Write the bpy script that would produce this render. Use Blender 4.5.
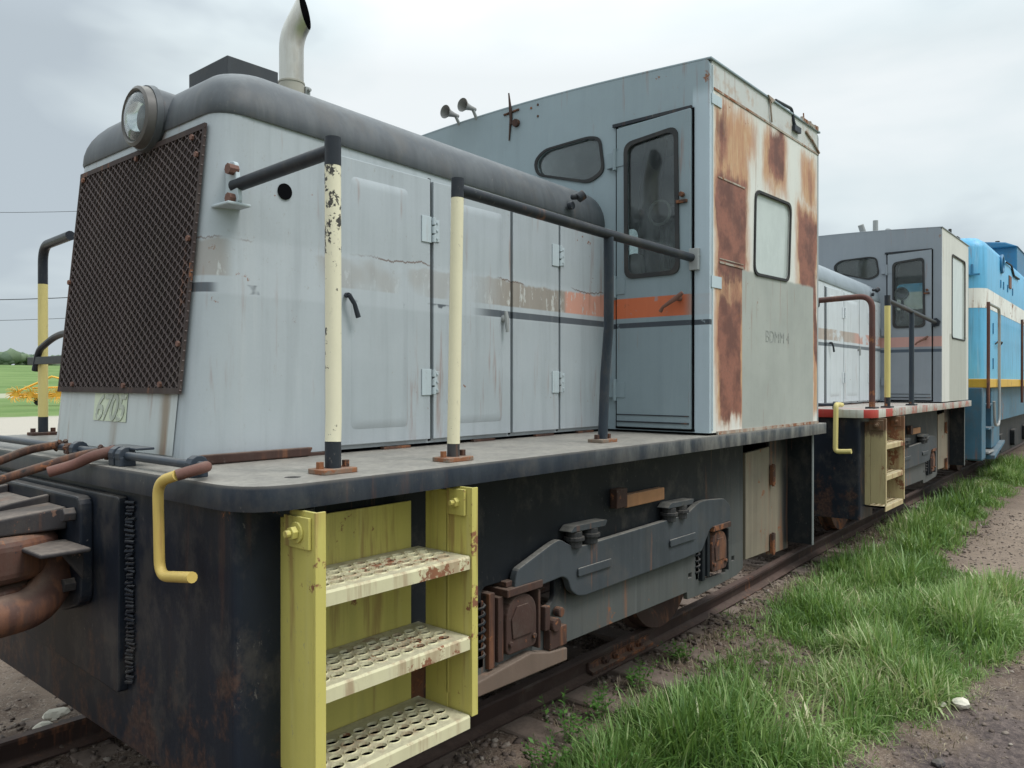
import bpy, bmesh, math, random
import numpy as np
from mathutils import Vector, Matrix
from math import radians as R, pi, sin, cos
random.seed(7); rng = np.random.default_rng(7)
for o in list(bpy.data.objects): bpy.data.objects.remove(o)
S = bpy.context.scene
COL = S.collection

# ---------------------------------------------------------------- camera
cam = bpy.data.objects.new('camera', bpy.data.cameras.new('camera'))
COL.objects.link(cam); S.camera = cam
cam.data.sensor_width = 36.0; cam.data.lens = 786.0 * 36.0 / 1024.0
cam.data.clip_start = 0.05; cam.data.clip_end = 3000
cam.location = (0, 0, 1.71)
A = R(40.4); p = math.atan(2 / 786.0)
cam.rotation_euler = Vector((cos(A)*cos(p), sin(A)*cos(p), -sin(p))).to_track_quat('-Z', 'Y').to_euler()
S.render.resolution_x = 1024; S.render.resolution_y = 768

# ---------------------------------------------------------------- world, sun, exposure
SUN_EL, SUN_AZ = R(57), R(-72)           # azimuth of the sun in the XY plane (from +X towards +Y)
S.view_settings.view_transform = 'Standard'; S.view_settings.look = 'None'
S.view_settings.gamma = 1.0; S.view_settings.exposure = 0.33
W = bpy.data.worlds.new('World'); S.world = W; W.use_nodes = True
wt = W.node_tree; wt.nodes.clear()
def wn(t, **k):
    n = wt.nodes.new(t)
    for a, b in k.items(): setattr(n, a, b)
    return n
sky = wn('ShaderNodeTexSky', sky_type='NISHITA', sun_disc=False)
sky.sun_elevation = SUN_EL; sky.sun_rotation = pi/2 - SUN_AZ
bg1 = wn('ShaderNodeBackground'); bg1.inputs[1].default_value = 0.10
wt.links.new(sky.outputs[0], bg1.inputs[0])
tc = wn('ShaderNodeTexCoord'); sep = wn('ShaderNodeSeparateXYZ'); wt.links.new(tc.outputs['Generated'], sep.inputs[0])
mp = wn('ShaderNodeMapping'); mp.inputs['Scale'].default_value = (1.0, 1.0, 2.6); mp.inputs['Location'].default_value = (5.5, 9.2, 3.05); wt.links.new(tc.outputs['Generated'], mp.inputs[0])
n1 = wn('ShaderNodeTexNoise'); n1.inputs['Scale'].default_value = 1.7; n1.inputs['Detail'].default_value = 5; n1.inputs['Roughness'].default_value = .5
n1.inputs['Distortion'].default_value = .3
wt.links.new(mp.outputs[0], n1.inputs['Vector'])
cr = wn('ShaderNodeValToRGB'); wt.links.new(n1.outputs[0], cr.inputs[0])
e = cr.color_ramp.elements
e[0].position = .38; e[0].color = (.41, .465, .505, 1)
e[1].position = .66; e[1].color = (.74, .78, .79, 1)
m_ = e.new(.50); m_.color = (.62, .69, .71, 1)
hr = wn('ShaderNodeMapRange'); wt.links.new(sep.outputs[2], hr.inputs[0])   # CIE overcast: the zenith is brighter than the horizon
for i, v in enumerate((.36, 1, 1.06, 3.0)): hr.inputs[i+1].default_value = v
vm = wn('ShaderNodeVectorMath', operation='SCALE'); wt.links.new(cr.outputs[0], vm.inputs[0]); wt.links.new(hr.outputs[0], vm.inputs['Scale'])
bg2 = wn('ShaderNodeBackground'); wt.links.new(vm.outputs[0], bg2.inputs[0]); bg2.inputs[1].default_value = 0.93
mx = wn('ShaderNodeMixShader'); mx.inputs[0].default_value = .93
wo = wn('ShaderNodeOutputWorld')
wt.links.new(bg1.outputs[0], mx.inputs[1]); wt.links.new(bg2.outputs[0], mx.inputs[2]); wt.links.new(mx.outputs[0], wo.inputs[0])

sl = bpy.data.lights.new('sun', 'SUN'); sl.energy = 1.5; sl.angle = R(20); sl.color = (1, .97, .93)
so = bpy.data.objects.new('sun', sl); COL.objects.link(so)
so.rotation_euler = Vector((-cos(SUN_EL)*cos(SUN_AZ), -cos(SUN_EL)*sin(SUN_AZ), -sin(SUN_EL))).to_track_quat('-Z', 'Y').to_euler()

# ---------------------------------------------------------------- node helper
OX, OY, OZ = 3.75, 3.74, -.08            # base point of a locomotive in the coordinates its shapes are written in
def lin(c):
    return tuple(((v/255)/12.92 if v/255 <= .04045 else ((v/255+.055)/1.055)**2.4) for v in c)
class NT:
    def __init__(s, name):
        s.m = bpy.data.materials.new(name); s.m.use_nodes = True
        s.t = s.m.node_tree; s.t.nodes.clear(); s.P = None
    def node(s, t, ins=None, **k):
        n = s.t.nodes.new(t)
        for a, b in k.items(): setattr(n, a, b)
        for a, b in (ins or {}).items(): s.put(n.inputs[a], b)
        return n
    def put(s, sock, v):
        if isinstance(v, bpy.types.NodeSocket): s.t.links.new(v, sock)
        else:
            if isinstance(v, tuple) and len(v) == 3 and sock.type == 'RGBA': v = v + (1,)
            sock.default_value = v
    def pos(s, off=True):
        if s.P is None:
            tcn = s.node('ShaderNodeTexCoord')
            n = s.node('ShaderNodeVectorMath', {0: tcn.outputs['Object'], 1: (OX, OY, OZ) if off else (0., 0., 0.)}, operation='ADD')
            s.P = n.outputs[0]
            q = s.node('ShaderNodeSeparateXYZ', {0: s.P}); s.x, s.y, s.z = q.outputs
        return s.P
    def math(s, op, a, b=None, c=None, clamp=False):
        d = {0: a}
        if b is not None: d[1] = b
        if c is not None: d[2] = c
        return s.node('ShaderNodeMath', d, operation=op, use_clamp=clamp).outputs[0]
    def add(s, a, b): return s.math('ADD', a, b)
    def mul(s, a, b): return s.math('MULTIPLY', a, b)
    def mx(s, a, b): return s.math('MAXIMUM', a, b)
    def noise(s, scale, detail=4, rough=.6, stretch=(1, 1, 1), dist=0, shift=(0, 0, 0), color=False):
        v = s.node('ShaderNodeMapping', {0: s.pos(), 'Scale': tuple(scale*q for q in stretch), 'Location': shift})
        n = s.node('ShaderNodeTexNoise', {'Vector': v.outputs[0], 'Scale': 1.0, 'Detail': float(detail), 'Roughness': rough, 'Distortion': float(dist)})
        return n.outputs[1 if color else 0]
    def step(s, v, a, b):               # smooth 0..1 between a and b
        return s.node('ShaderNodeMapRange', {0: v, 1: float(a), 2: float(b), 3: 0.0, 4: 1.0}, interpolation_type='SMOOTHSTEP').outputs[0]
    def mix(s, f, a, b):
        n = s.node('ShaderNodeMix', data_type='RGBA')
        s.put(n.inputs[0], f); s.put(n.inputs[6], a); s.put(n.inputs[7], b)
        return n.outputs[2]
    def box(s, u, v, u0, u1, v0, v1, sf=.03, sv=None):
        sv = sv or sf
        a = s.mul(s.step(u, u0-sf, u0+sf), s.step(u, u1+sf, u1-sf))
        b = s.mul(s.step(v, v0-sv, v0+sv), s.step(v, v1+sv, v1-sv))
        return s.mul(a, b)
    def scale(s, c, f):
        n = s.node('ShaderNodeVectorMath', operation='SCALE'); s.put(n.inputs[0], c); s.put(n.inputs['Scale'], f); return n.outputs[0]
    def finish(s, col, rough=.5, metal=0.0, bump=None, bs=.3, bd=.002, spec=.5, coat=0):
        b = s.node('ShaderNodeBsdfPrincipled', {'Roughness': rough, 'Metallic': metal, 'Specular IOR Level': spec})
        s.put(b.inputs['Base Color'], col)
        if bump is not None:
            n = s.node('ShaderNodeBump', {'Strength': bs, 'Distance': bd, 'Height': bump}); s.t.links.new(n.outputs[0], b.inputs['Normal'])
        o = s.node('ShaderNodeOutputMaterial'); s.t.links.new(b.outputs[0], o.inputs[0])
        return s.m
RUST = (.16, .065, .04); RUST2 = (.30, .13, .06); ORANGE = (.52, .25, .11)
def paint(name, c, rust=.35, streak=.25, dust=.0, chips=None, chipc=(.5, .5, .5), rough=.5, var=.12, warm=None, layer=None, dustc=(.34, .30, .25), top=True, spec=.4, bs=.25, run=.55, dent=1.0):
    if max(c) < .08: spec = min(spec, .18)
    """weathered paint: broad tone variation, vertical streaks, grime, chips, rust spots, dust on upward faces"""
    n = NT(name); n.pos()
    big = n.noise(1.6, 4, .55); med = n.noise(7, 5, .6, shift=(3, 1, 2)); st = n.noise(14, 4, .6, (1, 1, .06)); fine = n.noise(90, 3, .6)
    col = n.scale(c, n.math('MULTIPLY_ADD', n.add(big, n.mul(med, .4)), var*2.2, 1-var*1.54))
    if layer: col = layer(n, col)
    s1 = n.step(st, .45, .72)
    col = n.mix(n.mul(s1, streak), col, n.scale(col, .62))
    s2 = n.step(n.noise(20, 3, .6, (1, 1, .05), shift=(9, 4, 1)), .55, .78)
    col = n.mix(n.mul(s2, streak*.55), col, n.mix(.5, col, (.62, .62, .60)) if c[1] > .25 else n.scale(col, 1.7))
    col = n.mix(n.mul(n.step(fine, .35, .75), .10), col, n.scale(col, .8))
    # mottled grime and small scuffs
    col = n.mix(n.mul(n.step(n.noise(5, 7, .72, (1, 1, .7), shift=(11, 2, 6)), .48, .68), .30 if c[1] < .25 else .10), col, (.11, .095, .08) if c[1] < .25 else n.scale(col, .72))
    sc = n.mul(n.step(n.noise(55, 6, .8, (1, 1, .5), shift=(3, 9, 9)), .60, .66), n.step(n.noise(2.6, 4, .6, shift=(2, 5, 12)), .50, .60))
    col = n.mix(n.mul(sc, .55), col, (.17, .155, .14) if c[1] < .25 else (.25, .22, .19))
    if chips:
        ch = n.step(n.add(n.noise(22, 6, .7, shift=(2, 7, 3)), n.mul(big, .35)), chips, chips+.03)
        col = n.mix(ch, col, chipc)
    if rust > 0:
        rn = n.add(n.noise(9, 8, .72, shift=(5, 5, 5)), n.mul(n.noise(1.3, 2, .5, shift=(1, 8, 3)), .5))
        th = 1.06 - rust*.30
        rm = n.step(rn, th, th+.05)
        rs = n.mul(n.step(n.add(n.noise(16, 4, .6, (1, 1, .09), shift=(1, 2, 8)), n.mul(n.noise(1.3, 2, .5, shift=(1, 8, 3)), .45)), th-.12, th+.05), run)
        rc = n.mix(n.noise(30, 4, .6), RUST, RUST2)
        col = n.mix(n.mx(rm, rs), col, rc)
        r_ = n.math('MULTIPLY_ADD', rm, .3, rough)
    else: r_ = rough
    if dust > 0:
        g = n.node('ShaderNodeNewGeometry'); q = n.node('ShaderNodeSeparateXYZ', {0: g.outputs['Normal']})
        up = n.step(q.outputs[2], .55, .95)
        dm = n.mul(up, n.math('MULTIPLY_ADD', n.step(med, .3, .65), .4*dust, .6*dust))
        col = n.mix(dm, col, n.mix(n.step(n.noise(40, 5, .7), .35, .65), dustc, n.scale(dustc, .72)))
    return n.finish(col, r_, 0, n.add(n.add(n.mul(med, .6), n.mul(fine, .25)), n.mul(n.noise(3.2, 2, .5, shift=(4, 4, 9)), dent*2.4)), bs, .004, spec)

# stripe band of the body: tan band and thin dark line, ragged where newer paint covers it
def stripe_layer(orange_from=3.86):
    def f(n, col):
        w = n.mul(n.add(n.noise(6, 5, .65, (1, 1, .2)), -.5), .10)
        z = n.z; x = n.x
        zz = n.add(z, w)
        band = n.mul(n.step(z, 2.128, 2.136), n.step(zz, 2.278, 2.262))
        shown = n.mx(n.step(x, 2.95, 3.35), n.mx(n.mul(n.step(x, 1.68, 1.62), .7), n.mul(n.step(n.noise(2.2, 3, .5), .52, .62), .45)))
        tan = n.mix(n.step(x, orange_from-.02, orange_from+.02), (.30, .27, .24), (.58, .30, .23))
        tan = n.mix(n.step(n.noise(18, 5, .7, (1, 1, .3)), .56, .62), tan, (.50, .50, .48))
        # a pale overpaint band behind the ragged stripe
        col = n.mix(n.mul(n.mul(n.step(z, 2.05, 2.07), n.step(z, 2.31, 2.27)), .25), col, (.52, .56, .60))
        col = n.mix(n.mul(band, shown), col, tan)
        line = n.mul(n.step(z, 2.064, 2.068), n.step(z, 2.106, 2.102))
        ls = n.mx(n.step(x, 3.0, 3.2), n.mx(n.step(x, 1.62, 1.58), n.step(n.noise(3.1, 4, .6, shift=(4, 0, 0)), .56, .60)))
        col = n.mix(n.mul(n.mul(line, ls), .9), col, (.055, .065, .08))
        # thin rust line running along the top of the band
        rl = n.math('ABSOLUTE', n.add(n.add(z, n.mul(n.add(n.noise(5, 6, .7, (1, 1, .1), shift=(6, 6, 6)), -.5), .12)), -2.283))
        col = n.mix(n.mul(n.mul(n.step(rl, .006, .002), n.step(n.noise(2.5, 3, .5, shift=(7, 0, 1)), .46, .56)), .8), col, (.14, .09, .07))
        return col
    return f
GREY = (.375, .41, .436); GREYD = (.33, .385, .415)
def cabfront_layer(n, col):
    band = n.mul(n.step(n.z, 2.112, 2.116), n.step(n.z, 2.242, 2.238))
    worn = n.step(n.noise(11, 5, .65), .62, .68)
    col = n.mix(n.mul(band, n.math('MULTIPLY_ADD', worn, -.6, 1.0)), col, n.mix(n.step(n.y, 2.30, 2.22), (.50, .13, .055), (.27, .20, .18)))
    col = n.mix(n.mul(n.mul(n.step(n.y, 2.243, 2.236), n.step(n.z, 3.50, 3.40)), .75), col, (.46, .54, .60))
    line = n.mul(n.step(n.z, 2.050, 2.054), n.step(n.z, 2.086, 2.082))
    return n.mix(n.mul(line, n.math('MULTIPLY_ADD', worn, -.7, 1.0)), col, (.045, .055, .07))
def cabside_layer(n, col):
    d1 = n.mul(n.add(n.noise(5, 5, .62, (1, 1, .35), shift=(3, 3, 3)), -.5), .22)
    d2 = n.mul(n.add(n.noise(7, 5, .62, (1, 1, .6), shift=(8, 1, 5)), -.5), .34)
    u = n.add(n.x, d1); v = n.add(n.z, d2)
    B = lambda x0, x1, z0, z1, s=.05, t=.10: n.box(u, v, x0, x1, z0, z1, s, t)
    strong = n.mx(B(4.43, 4.77, 1.48, 2.24), B(4.41, 4.82, 2.34, 2.99))
    strong = n.mx(strong, n.mx(n.mul(B(4.40, 4.56, 3.05, 3.38, .07, .15), .85), n.mul(B(4.44, 4.72, 2.18, 2.40), .5)))
    strong = n.mx(strong, n.mx(B(5.72, 6.09, 2.38, 2.95), n.mx(B(5.20, 5.46, 3.12, 3.43), n.mul(B(5.92, 6.0, 3.06, 3.34, .05, .1), .5))))
    strong = n.mx(strong, n.mul(B(6.04, 6.12, 1.85, 2.5, .02, .1), .8))
    halo = n.mx(B(4.35, 4.86, 1.44, 3.44, .08, .12), n.mx(B(5.66, 6.14, 2.28, 3.05, .08, .12), B(5.08, 5.54, 2.98, 3.46, .1, .16)))
    halo = n.mx(halo, n.mx(B(4.40, 5.0, 3.1, 3.46, .14, .16), n.mx(B(5.75, 6.1, 3.0, 3.42, .1, .1), B(6.0, 6.13, 1.45, 2.4, .03, .1))))
    tex = n.noise(26, 6, .7, (1, 1, .18))
    hs = n.mul(halo, n.step(n.add(tex, n.mul(halo, .5)), .42, .95))
    col = n.mix(n.mul(hs, .95), col, n.mix(n.step(tex, .35, .65), (.52, .31, .16), (.44, .20, .10)))
    sm = n.step(n.add(n.add(strong, n.mul(n.add(tex, -.5), .75)), n.mul(n.add(n.noise(75, 4, .7, (1, 1, .4)), -.5), .35)), .14, .80)
    rc = n.mix(n.step(n.noise(6, 6, .65), .38, .62), (.135, .050, .036), (.27, .105, .070))
    rc = n.mix(n.mul(n.step(n.noise(60, 4, .7), .5, .7), .35), rc, (.10, .05, .04))
    col = n.mix(sm, col, rc)
    # bare primer panel with clean edges
    pr = n.box(n.x, n.add(n.z, n.mul(d2, .12)), 4.765, 6.035, 1.38, 2.425, .007, .012)
    pc = n.mix(n.step(n.noise(2.2, 5, .6), .3, .7), (.31, .325, .30), (.37, .385, .355))
    col = n.mix(pr, col, pc)
    # grey painted corner strip and roof fascia
    cs = n.mul(n.step(n.add(n.x, n.mul(d1, .05)), 4.366, 4.352), n.step(n.z, 3.48, 3.42))
    col = n.mix(n.mul(cs, .8), col, (.60, .63, .62))
    fa = n.step(n.z, 3.462, 3.474)
    return n.mix(n.mul(fa, .85), col, n.mix(n.step(n.noise(8, 5, .6), .5, .66), (.50, .51, .50), (.42, .33, .27)))
M = {}
M['hood'] = paint('grey_hood_paint', GREY, .36, .30, .25, .9, (.30, .28, .26), .48, .10, layer=stripe_layer())
M['hoodplain'] = paint('grey_plain_paint', (.44, .50, .53), .42, .2, .2, None, rough=.5, var=.1)
def front_layer(n, col):
    w = n.mul(n.add(n.noise(5, 4, .6, (1, 1, .3)), -.5), .10)
    yy = n.add(n.y, w)
    t = n.mx(n.box(yy, n.z, 3.04, 3.13, 1.3, 1.9, .035), n.mul(n.box(yy, n.z, 3.50, 3.58, 1.3, 1.9, .04), .6))
    t = n.mul(t, n.step(n.noise(14, 4, .6, (1, 1, .05)), .25, .6))
    return n.mix(n.mul(t, .85), col, (.23, .165, .105))
M['hoodfront'] = paint('grey_nose_paint', (.47, .50, .50), .40, .22, .1, None, rough=.5, layer=front_layer)
M['shroud'] = paint('slate_roof_paint', (.062, .070, .080), .12, .45, .75, 1.0, (.20, .20, .20), .55, .25, dustc=(.22, .23, .235), layer=lambda n, c: n.mix(n.mul(n.step(n.noise(15, 5, .65, (1, 1, .12), shift=(1, 1, 1)), .42, .66), .28), c, (.13, .14, .145)))
M['cabfront'] = paint('grey_cab_paint', (.255, .315, .35), .28, .12, .1, None, rough=.5, var=.10, layer=cabfront_layer)
M['cabdoor'] = paint('grey_door_paint', (.215, .270, .300), .30, .15, .1, None, rough=.5, var=.10, layer=cabfront_layer)
M['cabside'] = paint('rusted_cream_cab_paint', (.66, .66, .62), .38, .12, .1, None, rough=.6, var=.06, layer=cabside_layer)
def edge_wear(n, col):
    k = n.mul(n.math('MULTIPLY_ADD', n.step(n.x, 2.4, 5.0), .75, .12), n.step(n.noise(8, 6, .7, (1, 1, .35), shift=(2, 2, 2)), .34, .70))
    col = n.mix(k, col, (.21, .205, .19))
    return n.mix(n.mul(n.step(n.z, 1.376, 1.390), .5), col, (.22, .20, .18))
M['navy'] = paint('worn_navy_paint', (.024, .031, .044), .18, .40, .93, .90, (.17, .16, .15), .42, .35, dustc=(.35, .325, .285), layer=edge_wear, run=.2)
def low_rust(n, col):
    m = n.mul(n.step(n.add(n.noise(6, 7, .7, (1, 1, .8), shift=(7, 7, 2)), n.mul(n.z, -.22)), .36, .48), n.step(n.z, 1.0, .75))
    return n.mix(n.mul(m, .5), col, n.mix(n.step(n.noise(40, 4, .7), .4, .6), (.05, .026, .018), (.12, .06, .038)))
M['bumper'] = paint('black_bumper_paint', (.0125, .016, .024), .42, .4, .5, .905, (.15, .14, .14), .42, .35, dustc=(.2, .18, .16), run=.10, layer=low_rust)
M['side'] = paint('dusty_black_frame_paint', (.014, .017, .021), .2, .5, .6, None, rough=.6, var=.35, dustc=(.22, .2, .18))
M['bar'] = paint('dusty_slate_bar_paint', (.054, .062, .070), .32, .5, .8, .93, (.28, .27, .24), .6, .3, dustc=(.36, .34, .30))
M['lowplate'] = paint('grey_lower_frame_paint', (.15, .165, .165), .36, .5, .5, None, rough=.65, var=.3, dustc=(.3, .28, .25))
M['tan'] = paint('brown_stained_panel', (.20, .17, .125), .45, .6, .4, 1.0, (.07, .07, .07), .65, .25)
M['rust'] = paint('rusty_steel', (.062, .036, .030), .75, .35, .5, .84, (.03, .028, .028), .75, .4, dustc=(.25, .19, .15), bs=.8)
M['orange'] = paint('orange_rust', (.36, .18, .085), .5, .3, .3, None, rough=.8, var=.4, bs=.8)
M['rail'] = paint('railhead_brown', (.045, .028, .024), .4, .2, .6, None, rough=.6, var=.35, dustc=(.17, .12, .10), bs=.5)
M['wood'] = paint('grey_sleeper_wood', (.14, .105, .085), 0, .5, .6, None, rough=.9, var=.4, dustc=(.26, .2, .165), bs=1.0)
M['ladder'] = paint('lime_yellow_paint', (.54, .475, .13), .50, .4, .35, .95, (.30, .22, .09), .5, .10, dustc=(.56, .53, .30))
M['tread'] = paint('worn_tread_paint', (.60, .56, .36), .58, .2, .8, .97, (.26, .13, .09), .6, .15, dustc=(.52, .48, .34))
M['cream'] = paint('cream_post_paint', (.70, .645, .46), .1, .1, .1, .865, (.05, .04, .035), .5, .08)
M['yellow'] = paint('yellow_post_paint', (.62, .52, .20), .35, .1, .1, .93, (.05, .04, .035), .5, .1)
M['lever'] = paint('yellow_lever_paint', (.56, .40, .11), .42, .1, .1, .93, (.12, .05, .03), .5, .1)
M['black'] = paint('black_rail_paint', (.028, .032, .040), .35, .2, .7, .95, (.25, .22, .2), .4, .3, dustc=(.16, .15, .145))
M['steel'] = paint('bare_galvanised', (.30, .31, .31), .3, .2, .3, None, rough=.4, var=.2)
M['rubber'] = paint('weathered_rubber', (.035, .036, .038), 0, .1, .3, None, rough=.7, var=.3)
M['chrome'] = paint('tarnished_chrome', (.62, .60, .55), .1, .1, .0, None, rough=.3, var=.08)
_n = NT('stainless_stack'); _n.pos()
M['stack'] = _n.finish(_n.mix(_n.step(_n.noise(9, 5, .6, (1, 1, .3)), .4, .7), (.50, .49, .45), (.36, .33, .28)), _n.math('MULTIPLY_ADD', _n.noise(30, 3), .25, .22), .85)
_n = NT('soot_and_shade_black'); _n.pos(); M['soot_shade'] = _n.finish((.006, .006, .007), .9, spec=0.0)  # near-black for stack soot, dark joints and painted shade inside holes
_n = NT('radiator_core'); _n.pos()
M['core'] = _n.finish(_n.mix(_n.step(_n.noise(3, 3), .3, .7), (.024, .017, .017), (.042, .028, .027)), .85)
M['mesh'] = paint('rusty_expanded_metal', (.100, .074, .072), .2, .1, .2, .90, (.26, .21, .20), .7, .4)
def glass(name, tint=(.75, .8, .8), frost=0.0, fc=(.5, .55, .53)):
    n = NT(name); n.pos()
    t = n.node('ShaderNodeBsdfTransparent', {0: tint + (1,)})
    g = n.node('ShaderNodeBsdfGlossy', {0: (1, 1, 1, 1), 'Roughness': .04})
    f = n.node('ShaderNodeFresnel', {0: 1.5})
    ff = n.math('ADD', f.outputs[0], .0, clamp=True)
    a = n.node('ShaderNodeMixShader', {0: ff}); n.t.links.new(t.outputs[0], a.inputs[1]); n.t.links.new(g.outputs[0], a.inputs[2])
    d = n.node('ShaderNodeBsdfDiffuse', {0: fc + (1,)})
    dirt = n.math('MULTIPLY_ADD', n.step(n.noise(5, 6, .7, (1, 1, .6)), .4, .75), .16, frost, clamp=True)
    b = n.node('ShaderNodeMixShader', {0: dirt}); n.t.links.new(a.outputs[0], b.inputs[1]); n.t.links.new(d.outputs[0], b.inputs[2])
    g2 = n.node('ShaderNodeMixShader', {0: n.mul(ff, .6 if frost > .5 else 0.0)})
    n.t.links.new(b.outputs[0], g2.inputs[1]); n.t.links.new(g.outputs[0], g2.inputs[2])
    o = n.node('ShaderNodeOutputMaterial'); n.t.links.new(g2.outputs[0], o.inputs[0]); return n.m
M['glass'] = glass('dusty_window_glass', frost=.05, fc=(.36, .40, .42))
M['frost'] = glass('hazy_plastic_pane', frost=.9, fc=(.50, .55, .53))
_n = NT('headlight_glass'); _n.pos()
M['lens'] = _n.finish((.75, .78, .80), .06, .0, _n.math('SINE', _n.mul(_n.y, 300.0)), .15, .001, 1.0)
_n = NT('reflector'); M['reflector'] = _n.finish((.85, .87, .88), .12, 1.0)
M['cabin'] = paint('grey_cabin_lining', (.33, .36, .37), .1, .2, .1, None, rough=.7)
M['interior'] = paint('dark_cab_interior', (.012, .013, .015), .1, .1, .1, None, rough=.8, var=.2)
M['seat'] = paint('beige_vinyl', (.36, .34, .29), 0, .1, .1, None, rough=.6, var=.15)
M['sideA'] = paint('dusty_shaded_side_frame_paint', (.009, .011, .014), .3, .5, .6, .98, (.05, .045, .04), rough=.6, var=.6, dustc=(.22, .2, .18),  # black above, grey below: shade under the deck put into the colour
    layer=lambda n, c: n.mix(n.mul(n.step(n.add(n.z, n.mul(n.step(n.x, 4.4, 5.2), .55)), .66, .52), 1.0) if False else n.mx(n.step(n.z, .66, .56), n.mul(n.mul(n.step(n.x, 4.4, 5.25), n.step(n.z, 1.25, .75)), .85)), c, (.088, .092, .090)))
M['tanfade'] = paint('brown_to_black_corner_panel', (.20, .17, .125), .5, .6, .4, 1.0, (.07, .07, .07), .65, .25, layer=lambda n, c: n.mix(n.mx(n.step(n.x, 5.93, 6.12), n.step(n.z, .95, 1.25)), c, (.014, .015, .017)))
M['beam'] = paint('brown_dusty_steel', (.15, .105, .08), .5, .3, .6, None, rough=.75, var=.3, dustc=(.24, .19, .15), bs=.6)
M['grilleframe'] = paint('brown_grille_frame', (.055, .040, .038), .4, .2, .2, None, rough=.75, var=.3)
M['placard'] = paint('faded_green_white_placard', (.56, .61, .46), .1, .5, .1, .86, (.36, .37, .33), .6, .2)
M['digits'] = paint('faded_digits', (.40, .43, .36), .1, .4, 0, .72, (.55, .60, .46), .6, .3)
M['chalk'] = paint('scratched_marks', (.27, .285, .27), 0, .2, 0, .74, (.40, .41, .385), .7, .2)
M['rustlight'] = paint('scaly_light_rust', (.17, .085, .065), .6, .2, .2, .9, (.28, .19, .16), .8, .4, bs=.8)
M['rustlight2'] = paint('chipped_rusty_flange', (.19, .15, .115), .8, .2, .3, .85, (.45, .38, .26), .8, .4)
M['roofbox'] = paint('charcoal_box_paint', (.055, .06, .068), .2, .2, .3, .98, (.3, .3, .3), .6, .3)
M['stackbase'] = paint('yellowed_steel_clamp', (.36, .34, .29), .3, .2, .2, None, rough=.4, var=.2)
M['chromed'] = M['chrome']
M['hornmetal'] = paint('dull_grey_horn', (.24, .235, .23), .3, .2, .1, None, rough=.5)
M['lensglass'] = glass('headlight_lens_glass', frost=.10, fc=(.7, .75, .78))
M['strap'] = paint('pale_grey_strap', (.44, .52, .56), .2, .1, .1, None, rough=.5)
M['seamrust'] = paint('rusty_seam', (.36, .32, .27), .95, .4, .2, .88, (.20, .12, .08), .8, .4)
M['creamchip'] = paint('heavily_chipped_cream_paint', (.72, .67, .50), .25, .1, .1, .735, (.045, .04, .035), .5, .08)
M['navyrail'] = paint('worn_navy_pipe', (.035, .045, .06), .3, .2, .7, .93, (.16, .16, .17), .4, .3, dustc=(.2, .2, .2))
M['pilotrust'] = paint('grimy_casting', (.040, .037, .040), .55, .3, .7, .84, (.2, .12, .09), .6, .4, dustc=(.30, .25, .21), bs=.8)
M['rust2'] = paint('red_rust_pipe', (.13, .06, .048), .6, .3, .4, .86, (.06, .045, .04), .75, .35, dustc=(.22, .16, .13), bs=.8)
M['coupler'] = paint('rusty_coupler_steel', (.10, .048, .036), .8, .3, .5, .80, (.035, .032, .036), .65, .4, dustc=(.24, .18, .14), bs=.9)
M['hose'] = paint('red_brown_hose', (.14, .055, .042), .4, .2, .3, None, rough=.7, var=.3)
# second locomotive
def edge_stripes(n, col):
    s = n.add(n.x, n.mul(n.y, -1.0))
    k = n.step(n.math('FRACT', n.mul(s, 1.9)), .49, .51)
    front = n.step(n.x, 2.05, 1.8)
    wh = n.mix(k, (.42, .045, .035), (.50, .49, .43))
    wo_ = n.mix(n.step(n.noise(9, 6, .7), .42, .58), (.34, .31, .28), n.mix(k, (.36, .12, .09), (.45, .43, .38)))
    c = n.mix(front, wo_, wh)
    return c
M['striped'] = paint('red_white_deck_edge', (.3, .3, .3), .4, .25, .9, None, rough=.5, var=.1, layer=edge_stripes, dustc=(.44, .41, .37))
def hood2_layer(n, col):
    b = n.mul(n.step(n.z, 2.128, 2.136), n.step(n.z, 2.262, 2.25))
    col = n.mix(n.mul(b, n.step(n.noise(4, 5, .7), .40, .52)), col, n.mix(n.step(n.x, 3.0, 3.3), (.42, .36, .32), (.55, .33, .28)))
    line = n.mul(n.step(n.z, 2.060, 2.066), n.step(n.z, 2.106, 2.10))
    return n.mix(n.mul(line, .85), col, (.08, .10, .12))
M['hood2'] = paint('pale_hood_paint', (.56, .60, .63), .32, .3, .2, None, rough=.5, var=.08, layer=hood2_layer)
M['cab2'] = paint('blue_grey_cab_paint', (.235, .26, .295), .2, .12, .1, None, rough=.5, var=.08, layer=lambda n, c: n.mix(n.mul(n.step(n.z, 2.04, 2.05), n.step(n.z, 2.09, 2.08)), n.mix(n.mul(n.mul(n.step(n.z, 2.11, 2.12), n.step(n.z, 2.25, 2.24)), .75), c, (.55, .27, .22)), (.06, .08, .11)))
M['cabside2'] = paint('cream_cab_side_paint', (.60, .59, .55), .34, .3, .1, None, rough=.55, var=.08, layer=lambda n, c: n.mix(n.box(n.x, n.z, 4.8, 6.0, 1.38, 2.30, .01), c, (.40, .40, .36)))
M['shroud2'] = paint('blue_grey_roof_paint', (.26, .30, .335), .15, .25, .6, None, rough=.5, var=.15, dustc=(.40, .43, .44))
M['ladder2'] = paint('cream_ladder_paint', (.46, .37, .20), .62, .3, .6, .97, (.13, .05, .03), .6, .15, dustc=(.62, .56, .40), layer=lambda n, c: n.mix(n.mul(n.step(n.add(n.z, n.mul(n.add(n.noise(12, 5, .7, (1, 1, .3)), -.5), .3)), 1.10, 1.18), .85), c, (.10, .045, .03)))
M['rustpost'] = paint('red_rust_post', (.10, .042, .035), .7, .2, .2, .9, (.32, .16, .12), .7, .4)
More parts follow.
